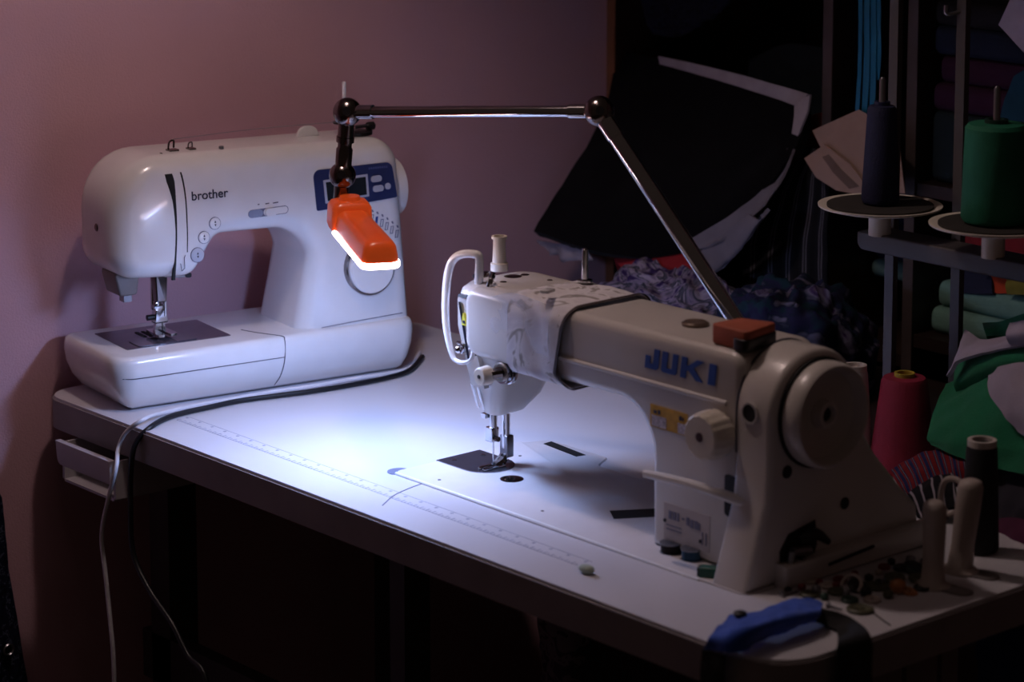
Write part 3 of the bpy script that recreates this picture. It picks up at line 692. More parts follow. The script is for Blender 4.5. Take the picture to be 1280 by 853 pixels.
# clear vinyl flap over the head side
VIN = clear('clear_vinyl', (.85, .88, 1), .22, .12)
gv = [[PY(px, py, Y) for px, py, Y in row] for row in (((612, 372, .150), (640, 366, .148), (672, 376, .143), (690, 384, .141)), ((610, 400, .1495), (640, 402, .146), (668, 408, .142), (684, 414, .140)), ((612, 428, .150), (640, 432, .148), (664, 440, .144), (686, 446, .141)))]
at(G().sheet(gv, 6, 6, .0008, .0012, 40, 2), SB).obj('vinyl_flap', VIN, sl, 70)
c = PZ(687, 368, .219)
g = G().rext(rpoly([(-.004, -.014, .002), (.006, -.014, .002), (.006, .014, .002), (-.004, .014, .002)], 3), .0, .003, 0, .001, 'xy', 2)
ca, sa = math.cos(.5), math.sin(.5); g.v = [(c[0] + (x * ca - y * sa), c[1] - .004 + (x * sa + y * ca) * .9, c[2] + z + .003 - y * .10) for x, y, z in g.v]
at(g, SB).obj('white_clip', BWHITE, sl)

# eraser-like block resting on the arm
eb = thing('sharpening_block', 'terracotta and black rubbing block lying on the cream machine arm', 'block', tuple(PZ(930, 420, .2125)))
ec = PZ(930, 421, .2125)
TERR = mat('terracotta', '#a2513a', .7, var=.12, scale=60)
q = [PZ(px, py, .2315) for px, py in ((888, 405), (925, 398), (972, 404), (934, 417))]
def blockg(q, z0, z1, r):
    return G().rext(rpoly([(p[0], p[1], .005) for p in q], 4), z0, z1, r, r, 'xy', 3)
at(blockg(q, .2128, .2318, .002), ec).obj('terracotta_half', TERR, eb)
m1 = q[3] * .62 + q[0] * .38
q2 = [q[3] * .55 + q[0] * .45, q[3] * 1.0, q[2] * 1.0, q[2] * .8 + q[1] * .2]
q2 = [np.array([p[0] + dx_, p[1] + dy_, 0]) for p, dx_, dy_ in zip(q2, (.004, .0015, .0015, .0), (-.003, -.0025, -.001, .0))]
at(blockg(q2, .2126, .2238, .001), ec).obj('black_half', BLACKP, eb)

# ================================================================ ARM LAMP
lb = (.875, .330, 0)
lamp = thing('arm_lamp', 'orange jointed LED lamp on chrome arms, lighting the table', 'lamp', lb)
def Lp(g, name, m, parent=None, sharp=50): return at(g, lb).obj(name, m, parent or lamp, sharp)
EL = PY(749, 139, .28); UB = PY(434, 140, .16); LB = PY(428, 219, .16)
PB = np.array([.868, .322, .148])
Lp(G().lathe([(.035, .0008), (.035, .008), (.012, .014), (.010, .10), (0, .10)], lb, 'z', 28), 'clamp_base', GUN)
Lp(G().cyl((lb[0], lb[1], .09), PB, .009), 'stem', GUN)
Lp(G().sphere(PB, .016), 'base_joint', GUN)
dv = (EL - PB) / np.linalg.norm(EL - PB); dh = (EL - UB) / np.linalg.norm(EL - UB)
Lp(G().cyl(PB + dv * .012, EL - dv * .02, .0088), 'lower_arm', CHROME)
Lp(G().cyl(EL - dv * .034, EL - dv * .008, .0098), 'arm_collar', CHROME)
Lp(G().cyl(UB + dh * .02, EL - dh * .02, .0062), 'upper_arm', CHROME)
for a, b in ((UB + dh * .012, UB + dh * .032), (EL - dh * .034, EL - dh * .010)): Lp(G().cyl(a, b, .0078), 'arm_collar', CHROME)
vd = np.array([CP[0] - .6, CP[1] - .2, CP[2] - .3]); vd /= np.linalg.norm(vd)
for c, r in ((EL, .0165), (UB, .0160), (LB, .0150)):
    jn = Lp(G().sphere(c, r, 24), 'ball_joint', GUN)
    Lp(G().cyl(c + vd * (r - .002), c + vd * (r + .0015), .0045), 'joint_screw', BLACKP, jn)
mid = (UB + LB) / 2; ax = (LB - UB) / np.linalg.norm(LB - UB)
Lp(G().tube([UB + ax * .012, UB + ax * .028, UB + ax * .028, UB + ax * .034, UB + ax * .035, LB - ax * .032, LB - ax * .03, LB - ax * .01], [.0088, .0088, .0100, .0100, .0078, .0078, .0092, .0092], 20), 'swivel', GUN)
# lamp head: corners of the light plate
A0 = PZ(412, 291, .234); A1 = PZ(451, 338, .228)
hd = (A1 - A0); hl = np.linalg.norm(hd); hd /= hl
wdv = np.cross(np.array([0, 0, 1.0]), hd); wdv /= np.linalg.norm(wdv); 
upv = np.cross(hd, wdv); upv /= np.linalg.norm(upv)
HW = .044
def HP(u, w, h): return A0 + hd * u + wdv * w + upv * h
LED = emit('led_panel', LED_RGB, LED_PANEL); LEDR = emit('led_rim', (1.0, .80, .86), LED_RIM)
ob_ = ORANGE.node_tree.nodes['Principled BSDF']; ob_.inputs['Emission Color'].default_value = (1.0, .13, .02, 1); ob_.inputs['Emission Strength'].default_value = LED_SHELL   # translucent shell glowing from the LEDs inside
def hbox(u0, u1, w0, w1, secs, rc):
    """secs: (height, inset) stack of rounded rectangles in the head's frame"""
    rg = []
    for h, d in secs:
        rg.append([HP(a, b, h) for a, b in rpoly([(u0 + d, w0 + d, rc), (u1 - d, w0 + d, rc), (u1 - d, w1 - d, rc), (u0 + d, w1 - d, rc)], 6)])
    return G().rings(rg)
hdm = Lp(hbox(-.002, hl + .002, .0, HW, [(.006, .0015), (.006, .0022), (.012, .0028), (.022, .0045), (.026, .007), (.0285, .012)], .010), 'lamp_shell', ORANGE)
Lp(hbox(.0, hl, .001, HW - .001, [(-.0005, .001), (.0006, 0), (.0062, 0)], .010), 'diffuser_rim', LEDR)
Lp(hbox(.030, hl - .026, .011, HW - .011, [(-.0012, 0), (-.0006, 0)], .006), 'led_panel', LED)
Lp(hbox(-.020, .022, -.001, HW + .001, [(.004, .002), (.010, 0), (.030, .001), (.035, .004), (.037, .009)], .008), 'shell_neck', ORANGE)
NB = HP(.002, HW * .5, .03)
Lp(G().tube([LB + ax * .008, LB + ax * .03, NB * .5 + (LB + ax * .03) * .5, NB], [.0085, .0085, .0085, .0095], 18), 'neck_pin', GUN)
Lp(G().tube([NB + upv * .002, NB + upv * .011], [.0135, .011], 20), 'neck_flange', ORANGE)

# ================================================================ CORDS
def cordpts(zpts, ypts, z=.003): return [PZ(px, py, z) for px, py in zpts] + [PY(px, py, Y) for px, py, Y in ypts]
wpts = cordpts([(524, 441), (514, 458), (492, 466), (440, 474), (390, 483), (340, 490), (290, 499), (240, 508), (205, 516)], [(180, 524, .006), (158, 540, -.007), (148, 560, -.012), (145, 585, -.028), (135, 625, -.03), (127, 670, -.03), (132, 720, -.03), (138, 780, -.03), (142, 830, -.03)])
wpts += [np.array([wpts[-1][0], -.03, z]) for z in (-.36, -.44, -.52, -.60, -.67, ZF + .004)]
tag(G().tube(wpts, .0026, 8, 6).obj('white_power_cord', WCORD, None, 70), 'thin white power cord running along the sewing machine and off the table', 'cord')
bpts = cordpts([(528, 446), (512, 463), (485, 472), (440, 481), (392, 489), (345, 495), (300, 501), (262, 509), (230, 516), (205, 524)], [(186, 536, .006), (170, 553, -.007), (164, 580, -.012), (163, 630, -.012), (166, 690, -.012), (185, 735, -.012), (215, 780, -.012), (235, 820, -.012), (258, 853, -.012)], .0035)
bpts += [np.array([bpts[-1][0] + a, -.012 - a * .3, z]) for a, z in ((.018, -.36), (.034, -.43), (.046, -.50), (.055, -.57), (.06, -.65), (.062, ZF + .004))]
tag(G().tube(bpts, .0032, 8, 6).obj('black_power_cord', RUBBER, None, 70), 'thick black power cord hanging over the table front', 'cord')

# ================================================================ SMALL THINGS ON THE TABLE
def bobbin(px, py, r, h, col, name, label, m=None):
    c = PZ(px, py, .0); t = thing(name, label, 'bobbin', tuple(c), 0, 'bobbins on the machine bed')
    sh = m or STEEL
    G().lathe([(r, 0), (r, .0012), (r * .35, .0014)], n=22).obj('flange', sh, t); G().lathe([(r * .35, h - .0014), (r, h - .0012), (r, h), (r * .25, h)], n=22).obj('flange', sh, t)
    G().lathe([(r * .3, .001), (r * .86, .0012), (r * .9, h * .5), (r * .86, h - .0012), (r * .3, h - .001)], n=22).obj('wound_thread', col, t)
    G().lathe([(.0028, 0), (.0028, h + .0004)], n=12).obj('hub', sh, t)
    return t
bobbin(839, 691, .0115, .0105, mat('thread_brownblack', '#1d1413', .8), 'bobbin', 'metal bobbin wound with dark brown thread, beside the machine pillar')
bobbin(864, 700, .0105, .0115, mat('thread_steelblue', '#27495f', .8), 'bobbin', 'metal bobbin wound with blue thread, beside the machine pillar')
c = PZ(890, 722, 0); gb = thing('tape_end', 'small dark green marker cap lying beside the machine pillar', 'cap', tuple(c), .55)
GRN = mat('bottle_green', '#12503f', .4)
G().rext(rpoly([(-.006, 0, .001), (.006, 0, .001), (.006, .0105, .002), (-.006, .0105, .002)], 3), -.0115, .014, .001, .001, 'yz', 2).obj('cap_body', GRN, gb)
G().box(-.0135, -.0115, -.0045, .0045, .001, .0095).obj('cap_end', BLACKP, gb)
c = PZ(733, 717, 0)
ch = G().sphere((0, 0, .0042), .0095, 16, (1.0, .62, .45)); ch.v = [(x, y, max(0, z)) for x, y, z in ch.v]
o = tag(ch.obj('tailors_chalk', mat('pale_green_chalk', '#a9b3a3', .9)), 'worn lump of pale green chalk near the table front', 'chalk'); o.location = c

# cones and tubes of thread standing on the table
def cone(name, label, base, r0, r1, h, thread, core, corer, group=None, z=0, top_rim=None, ang=0):
    t = thing(name, label, 'thread', (base[0], base[1], z), 0, group)
    G().lathe([(r0 * .93, .002), (r0, .006), (r1, h - .006), (r1 * .9, h - .002), (corer, h - .001)], n=36).obj('wound_thread', thread, t)
    G().lathe([(r0 * .6, 0), (r0 * .6, .003), (corer, .005), (corer, h + .003), (corer * .72, h + .003), (corer * .7, h - .02), (0, h - .02)], n=26).obj('core', core, t)
    return t
CREAMC = mat('cream_core', '#cfc6bf', .5); YELC = mat('yellow_core', '#a8952f', .5)
def thr(name, col): 
    return mat(name, col, .75, var=.14, scale=25, bump=.5, bscale=900)
cone('thread_tube', 'white thread tube standing behind the cream machine handwheel', PY(1069, 456, .50)[:2], .021, .0135, .108, thr('thread_white', '#c9bfc0'), CREAMC, .0125)
rc = PZ(1128, 588)
cone('thread_cone', 'crimson thread cone with yellow core standing on the table', rc[:2], .036, .0245, .104, thr('thread_crimson', '#8c1838'), YELC, .011)
bc = PZ(1224, 689)
cone('thread_tube', 'tall black thread tube standing on the table', bc[:2], .0185, .0150, .108, thr('thread_black', '#0d0c0e'), CREAMC, .0140)
# two white plastic holders
WPL = mat('aged_white_plastic', '#b3a69f', .45, var=.05)
for (px, py, h, r, lab, lean) in ((1166, 733, .082, .0115, 'shorter white plastic holder with rounded top beside the tray of bits', 0), (1199, 714, .092, .0125, 'taller white plastic holder with rounded top and loop handle', .012)):
    c = PZ(px, py); t = thing('plastic_holder', lab, 'holder', tuple(c))
    rg = []
    for z, rx, ry in ((0, r * 1.55, r * 1.3), (.002, r * 1.6, r * 1.3), (.006, r * 1.0, r * .95), (h * .3, r * .88, r * .85), (h * .7, r * 1.0, r * .9), (h - .008, r * 1.0, r * .9), (h - .002, r * .8, r * .75), (h, r * .45, r * .4)):
        rg.append([(rx * math.cos(a) + lean * z / h, ry * math.sin(a), z) for a in [2 * math.pi * k / 24 for k in range(24)]])
    G().rings(rg).obj('holder_body', WPL, t, 60)
    G().rext(rpoly([(-.008, -.012, .008), (.040, -.002, .010), (.040, .016, .010), (-.006, .012, .008)], 5), 0, .0022, 0, .0008, 'xy', 2).obj('grey_base_patch', METALG, t)  # flat grey patch on the table at the holder's base
    if lean: G().tube([(lean * .9, 0, h - .012), (-.006, -.001, h - .004), (-.020, -.001, h - .010), (-.024, 0, h - .030), (-.015, 0, h - .040), (-.006, 0, h - .036)], .0028, 8, 5).obj('loop_handle', WPL, t)

# shallow heap of buttons and metal bits in front of the handwheel
random.seed(11)
HEAPG = 'buttons, snaps and beads heaped beside the blue strap'
def hp(px, py): return PZ(px, py)
cols = {'red': mat('bit_red', '#7a1a22', .35), 'black': mat('bit_black', '#121113', .3), 'olive': mat('bit_olive', '#4b4a35', .5), 'amber': mat('bit_amber', '#b0703c', .45), 'cream': mat('bit_cream', '#b9aca3', .5), 'steel': STEEL, 'green': mat('bit_green', '#27463a', .5)}
def button(px, py, r, ck, z=0.0, tilt=0):
    sz = ('tilted ' if tilt else '') + ('large ' if r >= .0115 else 'medium ' if r >= .0089 else 'tiny ')
    t = thing('button', sz + {'red': 'dark red round button', 'black': 'glossy black round button', 'olive': 'dull olive round button', 'amber': 'amber wooden round button', 'cream': 'cream plastic round button', 'steel': 'dull steel round snap', 'green': 'dark green round button'}[ck] + ' in the heap of bits', 'button', tuple(hp(px, py) + np.array([0, 0, z])), random.random() * 3, HEAPG)
    t.rotation_euler.x = tilt
    G().lathe([(r * .95, 0), (r, .001), (r, .0025), (r * .85, .0035), (r * .7, .0025), (0, .0025)], n=20).obj('disc', cols[ck], t)
    for s_ in (-1, 1): G().lathe([(r * .1, .0024), (r * .1, .0028), (0, .0028)], (s_ * r * .25, 0, 0), n=8).obj('hole', DARK, t)
def bead(px, py, r, ck, z=0.0):
    o = G().lathe([(r * .3, 0), (r * .85, r * .25), (r, r * .8), (r * .85, r * 1.35), (r * .35, r * 1.6), (r * .2, r * 1.3)], n=16).obj('bead', cols[ck], None, 60)
    o.location = hp(px, py) + np.array([0, 0, z])
    tag(o, ('big ' if r >= .006 else 'middling ' if r >= .0045 else 'tiny ') + {'red': 'red bead', 'black': 'round black bead', 'olive': 'round olive bead', 'amber': 'round amber wooden bead', 'cream': 'round cream bead', 'steel': 'round steel stud', 'green': 'green bead'}[ck] + ' in the heap of bits', 'bead', HEAPG)
button(1075, 764, .0125, 'olive'); button(1046, 742, .009, 'olive'); button(1096, 735, .012, 'olive'); button(1072, 738, .0105, 'black', .002, .5); button(1142, 716, .011, 'black', .003, .4)
button(1128, 712, .009, 'black'); button(1118, 727, .010, 'olive', .002, .2); button(1034, 734, .008, 'cream'); button(1010, 728, .009, 'cream'); button(1090, 752, .008, 'cream'); button(1012, 745, .009, 'olive')
button(1050, 728, .007, 'red', .001); button(1105, 716, .006, 'red', .004); button(1152, 737, .008, 'black'); button(1136, 742, .008, 'amber', 0, .3); button(1147, 727, .009, 'olive', .002); button(1062, 752, .008, 'green')
for px, py, r, ck in ((1045, 736, .004, 'red'), (1024, 731, .0035, 'red'), (1098, 719, .0035, 'cream'), (1122, 741, .0078, 'amber'), (1082, 746, .006, 'black'), (1110, 748, .005, 'olive'), (1058, 745, .004, 'steel'), (1086, 727, .0045, 'black'), (1138, 705, .005, 'steel'), (1030, 750, .004, 'green'), (1002, 738, .004, 'red'), (985, 742, .004, 'black'), (1114, 706, .004, 'black'), (1156, 708, .005, 'steel'), (1068, 722, .004, 'red'), (1020, 742, .0045, 'steel')):
    bead(px, py, r, ck)
rgp = PZ(1064, 742)
o = tag(at(G().tube([rgp + np.array([.011 * math.cos(a), .011 * math.sin(a) * .5, .008 + .008 * math.sin(a)]) for a in np.linspace(-.4, 3.6, 16)], .0018, 8), rgp).obj('plastic_ring', cols['cream'], None, 60), 'open cream plastic ring in the heap of bits', 'ring', HEAPG); o.location = rgp
for (a, b, r) in (((978, 743), (998, 739), .002), ((1036, 757), (1052, 762), .0015), ((1100, 728), (1118, 720), .0022)):
    p = PZ(*a, .0022); q = PZ(*b, .0022)
    t = thing('small_screw', 'short steel screw lying in the heap of bits', 'screw', tuple(p), 0, HEAPG)
    at(G().cyl(p, q, r, r * .7, 8), p).obj('shaft', STEEL, t); at(G().cyl(p - (q - p) * .12, p, r * 1.9, r * 1.9, 10), p).obj('screw_head', STEEL, t)
# thread end on the table edge
tag(G().tube([PZ(1091, 766, .0006), PZ(1104, 776, .0006), PZ(1113, 782, .0006)], .0006, 5, 4).obj('loose_thread', DARK), 'short dark loose thread by the table end', 'thread')

# blue strap with black ends over the near table corner
st = thing('wrist_strap', 'bright blue cloth band with black strap ends draped over the table corner', 'strap', tuple(PZ(960, 790)))
sb = tuple(PZ(960, 790)); BLU = mat('royal_blue_cloth', '#1544a8', .85, var=.1, bump=.3, bscale=700, sheen=.2)
BLK = mat('black_webbing', '#0c0b0d', .8, bump=.3, bscale=500)
rows = [[PZ(912, 771, .012), PZ(950, 765, .016), PZ(985, 751, .016), PZ(1008, 750, .014), PZ(1028, 757, .012)],
        [PZ(897, 783, .014), PZ(940, 776, .022), PZ(975, 766, .022), PZ(1000, 762, .020), PZ(1026, 762, .016)],
        [PZ(888, 797, .010), PZ(930, 790, .022), PZ(970, 778, .022), PZ(1000, 772, .020), PZ(1024, 768, .016)],
        [PY(880, 812, -.012), PY(918, 815, -.008), PZ(960, 797, .004), PZ(992, 786, .003), PZ(1022, 776, .003)]]
at(G().sheet(rows, 8, 8, .0025, .0022, 45, 4), sb).obj('blue_band', BLU, st, 60)
rows = [[PY(878, 812, -.014), PY(892, 816, -.013), PY(906, 820, -.012)], [PY(876, 835, -.014), PY(890, 838, -.014), PY(904, 842, -.013)], [PY(875, 880, -.014), PY(889, 885, -.015), PY(902, 888, -.014)]]
at(G().sheet(rows, 5, 5, .002, .001, 40, 1), sb).obj('black_end', BLK, st, 60)
rows = [[PZ(1014, 758, .015), PZ(1018, 768, .012), PZ(1020, 778, .004)], [PZ(1045, 765, .010), PZ(1040, 773, .006), PZ(1038, 785, .003)], [PZ(1068, 775, .005), PZ(1058, 782, .004), PZ(1046, 790, .003)],
        [PX(1088, 795, 1.205), PX(1068, 800, 1.206), PX(1047, 806, 1.205)], [PX(1090, 830, 1.206), PX(1068, 835, 1.208), PX(1046, 840, 1.206)], [PX(1090, 890, 1.206), PX(1068, 895, 1.208), PX(1046, 900, 1.206)]]
at(G().sheet(rows, 5, 5, .002, .0008, 40, 2), sb).obj('black_end', BLK, st, 60)
at(G().lathe([(.006, 0), (.006, .003), (.004, .004), (0, .004)], PZ(925, 770, .017), 'z', 14), sb).obj('dark_snap', BLACKP, st)

# ================================================================ THREAD STAND AT THE BACK EDGE
SY = .545
sbx = PY(1113, 290, SY)
stand = thing('thread_stand', 'grey metal thread stand with two posts and round spool plates', 'thread stand', (sbx[0], SY, 0))
tsb = (sbx[0], SY, 0)
def T(g, name, m, parent=None, sharp=40): return at(g, tsb).obj(name, m, parent or stand, sharp)
P1, P2 = PY(1114, 330, SY + .032), PY(1197, 330, SY + .032)
for p in (P1, P2):
    T(G().box(p[0] - .006, p[0] + .006, p[1] - .004, p[1] + .004, -.09, .62), 'post', STANDM); T(G().box(p[0] - .012, p[0] + .012, .535, p[1] - .004, .0005, .004), 'edge_clamp', STANDM)
T(G().tube([(P2[0], P2[1], .4915), (P2[0] - .012, P2[1] - .012, .488), (P2[0] - .014, P2[1] - .012, .497)], .0022, 8, 4), 'hook', STEEL)
bz = float(PY(1100, 302, SY)[2]); bx0 = float(PY(1080, 295, SY)[0])
T(G().rext(rpoly([(bx0, bz - .010, .010), (bx0 + .34, bz - .010, .002), (bx0 + .34, bz + .010, .002), (bx0, bz + .010, .003)], 4), SY - .012, SY + .028, .002, .002), 'cross_bar', STANDM)
D1 = PY(1100, 260, SY - .004); D2 = PY(1242, 284, SY - .004)
RUBP = mat('dark_foam_pad', '#2a2622', .9, var=.2)
spz = []
for c in (D1, D2):
    z = max(bz + .014, float(c[2])); spz.append(z)
    T(G().lathe([(.012, -(z - bz) + .008), (.012, -.002), (.05, -.002), (.066, .002), (.0665, .004), (.064, .0042), (.058, .002), (0, .002)], (c[0], c[1], z), 'z', 48), 'spool_plate', JIVORY)
    T(G().lathe([(.057, .0015), (.057, .0045), (0, .0045)], (c[0], c[1], z), 'z', 40), 'foam_pad', RUBP)
for c, z, top in ((D1, spz[0], float(PY(1100, 95, SY)[2])), (D2, spz[1], float(PY(1241, 106, SY)[2]))):
    T(G().lathe([(.0036, .004), (.0036, top - z - .003), (.002, top - z), (0, top - z)], (c[0], c[1], z), 'z', 14), 'spool_pin', STEEL)
t = cone('thread_cone', 'navy blue thread cone on the thread stand pin', D1[:2], .0205, .0155, float(PY(1100, 128, SY)[2]) - spz[0] - .005, thr('thread_navy', '#0a1038'), mat('navy_core', '#141a40', .5), .0085, z=spz[0] + .0045)
t = cone('thread_cone', 'wide green thread spool on the thread stand pin', D2[:2], .034, .0315, float(PY(1241, 150, SY)[2]) - spz[1] - .005, thr('thread_green', '#0c6b4c'), mat('green_core', '#0b2f24', .5), .012, z=spz[1] + .0045)

# ================================================================ SHELF BEHIND THE TABLE
SHY = .937
sh = thing('shelf_unit', 'dark walnut open shelf unit standing behind the table', 'shelf', (.45, 1.1, ZF)); shb = (.45, 1.1, ZF)
def H(g, name, m=SHELFW): return at(g, shb).obj(name, m, sh)
UX = [-.029, .380, .522, 1.02]
for i, x in enumerate(UX):
    H(G().box(x, x + .016, SHY + .002, 1.33, ZF, 1.2), 'upright'); H(G().box(x, x + .016, SHY, SHY + .002, ZF, 1.2), 'edge_strip', SHELFE if i == 0 else mat('grey_edge', '#4a403e', .5))
H(G().box(UX[0], UX[3] + .016, 1.33, 1.345, ZF, 1.2), 'back_panel')
for x0, x1, zs in ((UX[0] + .016, UX[1], (-.50, -.06, .62, 1.184)), (UX[1] + .016, UX[2], (-.50, -.01, .60, 1.184)), (UX[2] + .016, UX[3], (-.50, .02, .215, .62, 1.184))):
    for z in zs: H(G().box(x0, x1, SHY + .004, 1.33, z - .016, z), 'shelf_board')
# low chest between table and shelf that carries the cloth heaps
chs = thing('storage_chest', 'low dark chest behind the table under heaped fabrics', 'chest', (.66, .755, ZF)); cb = (.66, .755, ZF)
at(G().rext([(.22, ZF), (1.12, ZF), (1.12, -.05), (.22, -.05)], .605, .905, .004, .004), cb).obj('chest_body', SHELFW, chs)
at(G().rext([(.21, -.05), (1.13, -.05), (1.13, -.022), (.21, -.022)], .598, .912, .003, .003), cb).obj('chest_lid', SHELFW, chs)

# ---------------------------------------------------------------- fabrics
def cloth(name, label, rows, m, thick=.006, wob=.004, wsc=18, seed=0, cat='fabric', nu=8, nv=8, group=None, wdir=None):
    g = G().sheet([[PY(*p) for p in r] for r in rows], nu, nv, thick, wob, wsc, seed, wdir)
    return tag(g.obj(name, m, None, 70), label, cat, group)
BLKC = mat('black_wool', '#09080b', .95, var=.2, bump=.4, bscale=600, sheen=.05, spec=.1)
bk = thing('black_cloth', 'big folded black cloth with pale selvage spilling out of the shelf', 'fabric', tuple(PY(800, 200, .86))); bkb = tuple(PY(800, 200, .86))
rows = [[(772, 62, .965), (826, 74, .955), (915, 92, .945), (1008, 118, .93)],
        [(757, 135, .90), (845, 145, .90), (925, 160, .90), (1000, 170, .90)],
        [(714, 213, .82), (800, 225, .82), (890, 240, .83), (962, 228, .85)],
        [(668, 290, .755), (735, 312, .75), (805, 322, .77), (872, 312, .80)]]
at(G().sheet([[PY(*p) for p in r] for r in rows], 8, 8, .014, .004, 14, 5), bkb).obj('cloth_body', BLKC, bk, 70)
SELV = mat('pale_selvage', '#a39ba3', .9, var=.1)
rows = [[(822, 70, .945), (870, 80, .938), (920, 92, .932), (970, 106, .925), (1011, 118, .918)], [(824, 80, .943), (868, 92, .936), (916, 106, .930), (966, 122, .923), (994, 132, .916)]]
at(G().sheet([[PY(*p) for p in r] for r in rows], 6, 4, .003, .002, 30, 2), bkb).obj('selvage', SELV, bk, 70)
rows = [[(993, 130, .912), (1004, 123, .912), (1012, 118, .912)], [(992, 148, .908), (1001, 145, .908), (1009, 140, .908)], [(988, 180, .90), (991, 178, .90), (995, 174, .90)]]
at(G().sheet([[PY(*p) for p in r] for r in rows], 5, 5, .003, .001, 30, 2), bkb).obj('selvage', SELV, bk, 70)
SELG = mat('grey_selvage', '#6a6570', .9, var=.1)
rows = [[(984, 185, .885), (988, 190, .885), (992, 186, .885)], [(958, 232, .85), (966, 240, .85), (972, 232, .85)], [(918, 265, .815), (928, 280, .815), (940, 268, .815)], [(865, 298, .785), (876, 312, .785), (900, 300, .785)]]
at(G().sheet([[PY(*p) for p in r] for r in rows], 5, 5, .003, .002, 30, 3), bkb).obj('selvage', SELG, bk, 70)
cloth('grey_lining', 'grey cloth lining hanging under the black cloth by the striped fabric', [[(935, 268, .80), (950, 275, .80), (962, 262, .81)], [(890, 305, .79), (912, 318, .79), (935, 300, .80)], [(868, 320, .785), (880, 345, .78), (905, 335, .79)]], SELG, .005, .003, 30, 4)
cloth('pale_scrap', 'jagged pale cloth scrap peeking out below the black cloth', [[(672, 300, .765), (700, 305, .76), (735, 310, .757)], [(684, 312, .762), (702, 321, .758), (738, 320, .756)], [(690, 318, .762), (710, 325, .758), (742, 325, .756)]], mat('scrap_grey', '#8f8a99', .9), .003, .005, 60, 2)
STR = pattern('dark_stripe', ['#101015', '#17171d', '#66636c', '#15151a'], 1.55, 'stripe', (1, .0, 1), stops=[0, .25, .86, .97], distort=.6)
cloth('striped_fabric', 'charcoal fabric with thin grey stripes hanging in the shelf', [[(992, 178, .92), (1015, 185, .925), (1040, 190, .93)], [(960, 235, .90), (998, 240, .91), (1038, 245, .925)], [(932, 290, .88), (985, 310, .90), (1036, 320, .92)], [(930, 350, .87), (985, 372, .89), (1034, 385, .91)]], STR, .006, .006, 16, 6)
cloth('red_cloth', 'dark red rolled cloth lying below the black cloth', [[(766, 318, .79), (800, 313, .79), (872, 318, .80)], [(768, 325, .77), (810, 328, .77), (874, 335, .78)], [(775, 333, .765), (815, 345, .765), (872, 354, .775)]], mat('dark_red_cloth', '#8a1420', .9, bump=.3), .02, .002, 20, 1)
PUR = pattern('purple_print', ['#14111f', '#2f1f52', '#857a94', '#1d2a38', '#9a90a4', '#3a2760'], 15, 'noise', stops=[0, .36, .44, .53, .58, .68], distort=3.2, const=False)
TEA = pattern('teal_print', ['#0a1220', '#0f2a36', '#1c1838', '#0c182a', '#5f5b70', '#33204a'], 14, 'noise', stops=[0, .38, .48, .54, .66, .72], distort=3.0, const=False)
g = G().lump((.305, .74, -.0215), (.120, .10, .105), 72, 30, .13, 3.0, 3); tag(g.obj('printed_fabric_heap', PUR, None, 70), 'crumpled purple and white printed fabric heap behind the machine arm', 'fabric')
g = G().lump((.522, .735, -.0215), (.088, .10, .125), 72, 30, .13, 3.0, 8); tag(g.obj('printed_fabric_heap', TEA, None, 70), 'crumpled dark teal printed fabric heap by the shelf upright', 'fabric')
cloth('yellow_cloth', 'folded mustard cloth beside the dark teal fabric heap', [[(1010, 376, .885), (1024, 374, .885), (1038, 374, .89)], [(1012, 395, .88), (1024, 394, .88), (1038, 394, .885)], [(1014, 420, .875), (1026, 420, .875), (1040, 420, .88)]], mat('mustard_cloth', '#a08340', .9), .02, .002, 20, 1)
# folded dark stuff on the upper left of the shelf
def folded(name, label, x0, x1, y0, y1, z0, z1, m, layers=3, cat='folded fabric', group=None):
    t = thing(name, label, cat, ((x0 + x1) / 2, (y0 + y1) / 2, z0), 0, group); b = ((x0 + x1) / 2, (y0 + y1) / 2, z0)
    h = (z1 - z0) / layers
    for k in range(layers):
        e = .006 * (k % 2); r = min(h * .45, .012)
        at(G().rext(rpoly([(y0 + e, z0 + k * h, r), (y1, z0 + k * h, r), (y1, z0 + (k + 1) * h, r), (y0 + e, z0 + (k + 1) * h, r)], 4), x0 + e, x1 - e, .004, .004, 'yz', 2), b).obj('layer', m, t, 60)
    return t
cloth('dark_knit', 'very dark speckled knit hanging in the top of the shelf', [[(800, -40, .97), (850, -50, .97), (912, -50, .97)], [(806, 15, .97), (852, 20, .965), (908, 5, .97)], [(815, 42, .975), (850, 45, .97), (885, 25, .975)]], pattern('dark_knit', ['#0a0a12', '#1a1c2c', '#0c0c14'], 160, 'voronoi'), .01, .006, 40, 3)
cloth('dark_teal_cloth', 'dark teal cloth slumped behind the black cloth selvage', [[(935, 75, 1.02), (985, 55, 1.02), (1040, 62, 1.02)], [(935, 110, 1.01), (990, 100, 1.01), (1046, 100, 1.01)], [(938, 160, 1.0), (992, 165, 1.0), (1044, 160, 1.0)]], mat('dark_teal', '#0d1c26', .9), .03, .006, 25, 5)
cloth('red_scrap', 'dark red cloth corner behind the tan pattern cards', [[(1000, 150, .96), (1020, 142, .96), (1042, 140, .96)], [(995, 175, .95), (1018, 170, .95), (1042, 170, .95)], [(985, 200, .95), (1010, 205, .95), (1040, 205, .95)]], mat('scarlet_cloth', '#6e1016', .9), .008, .003, 30, 2)
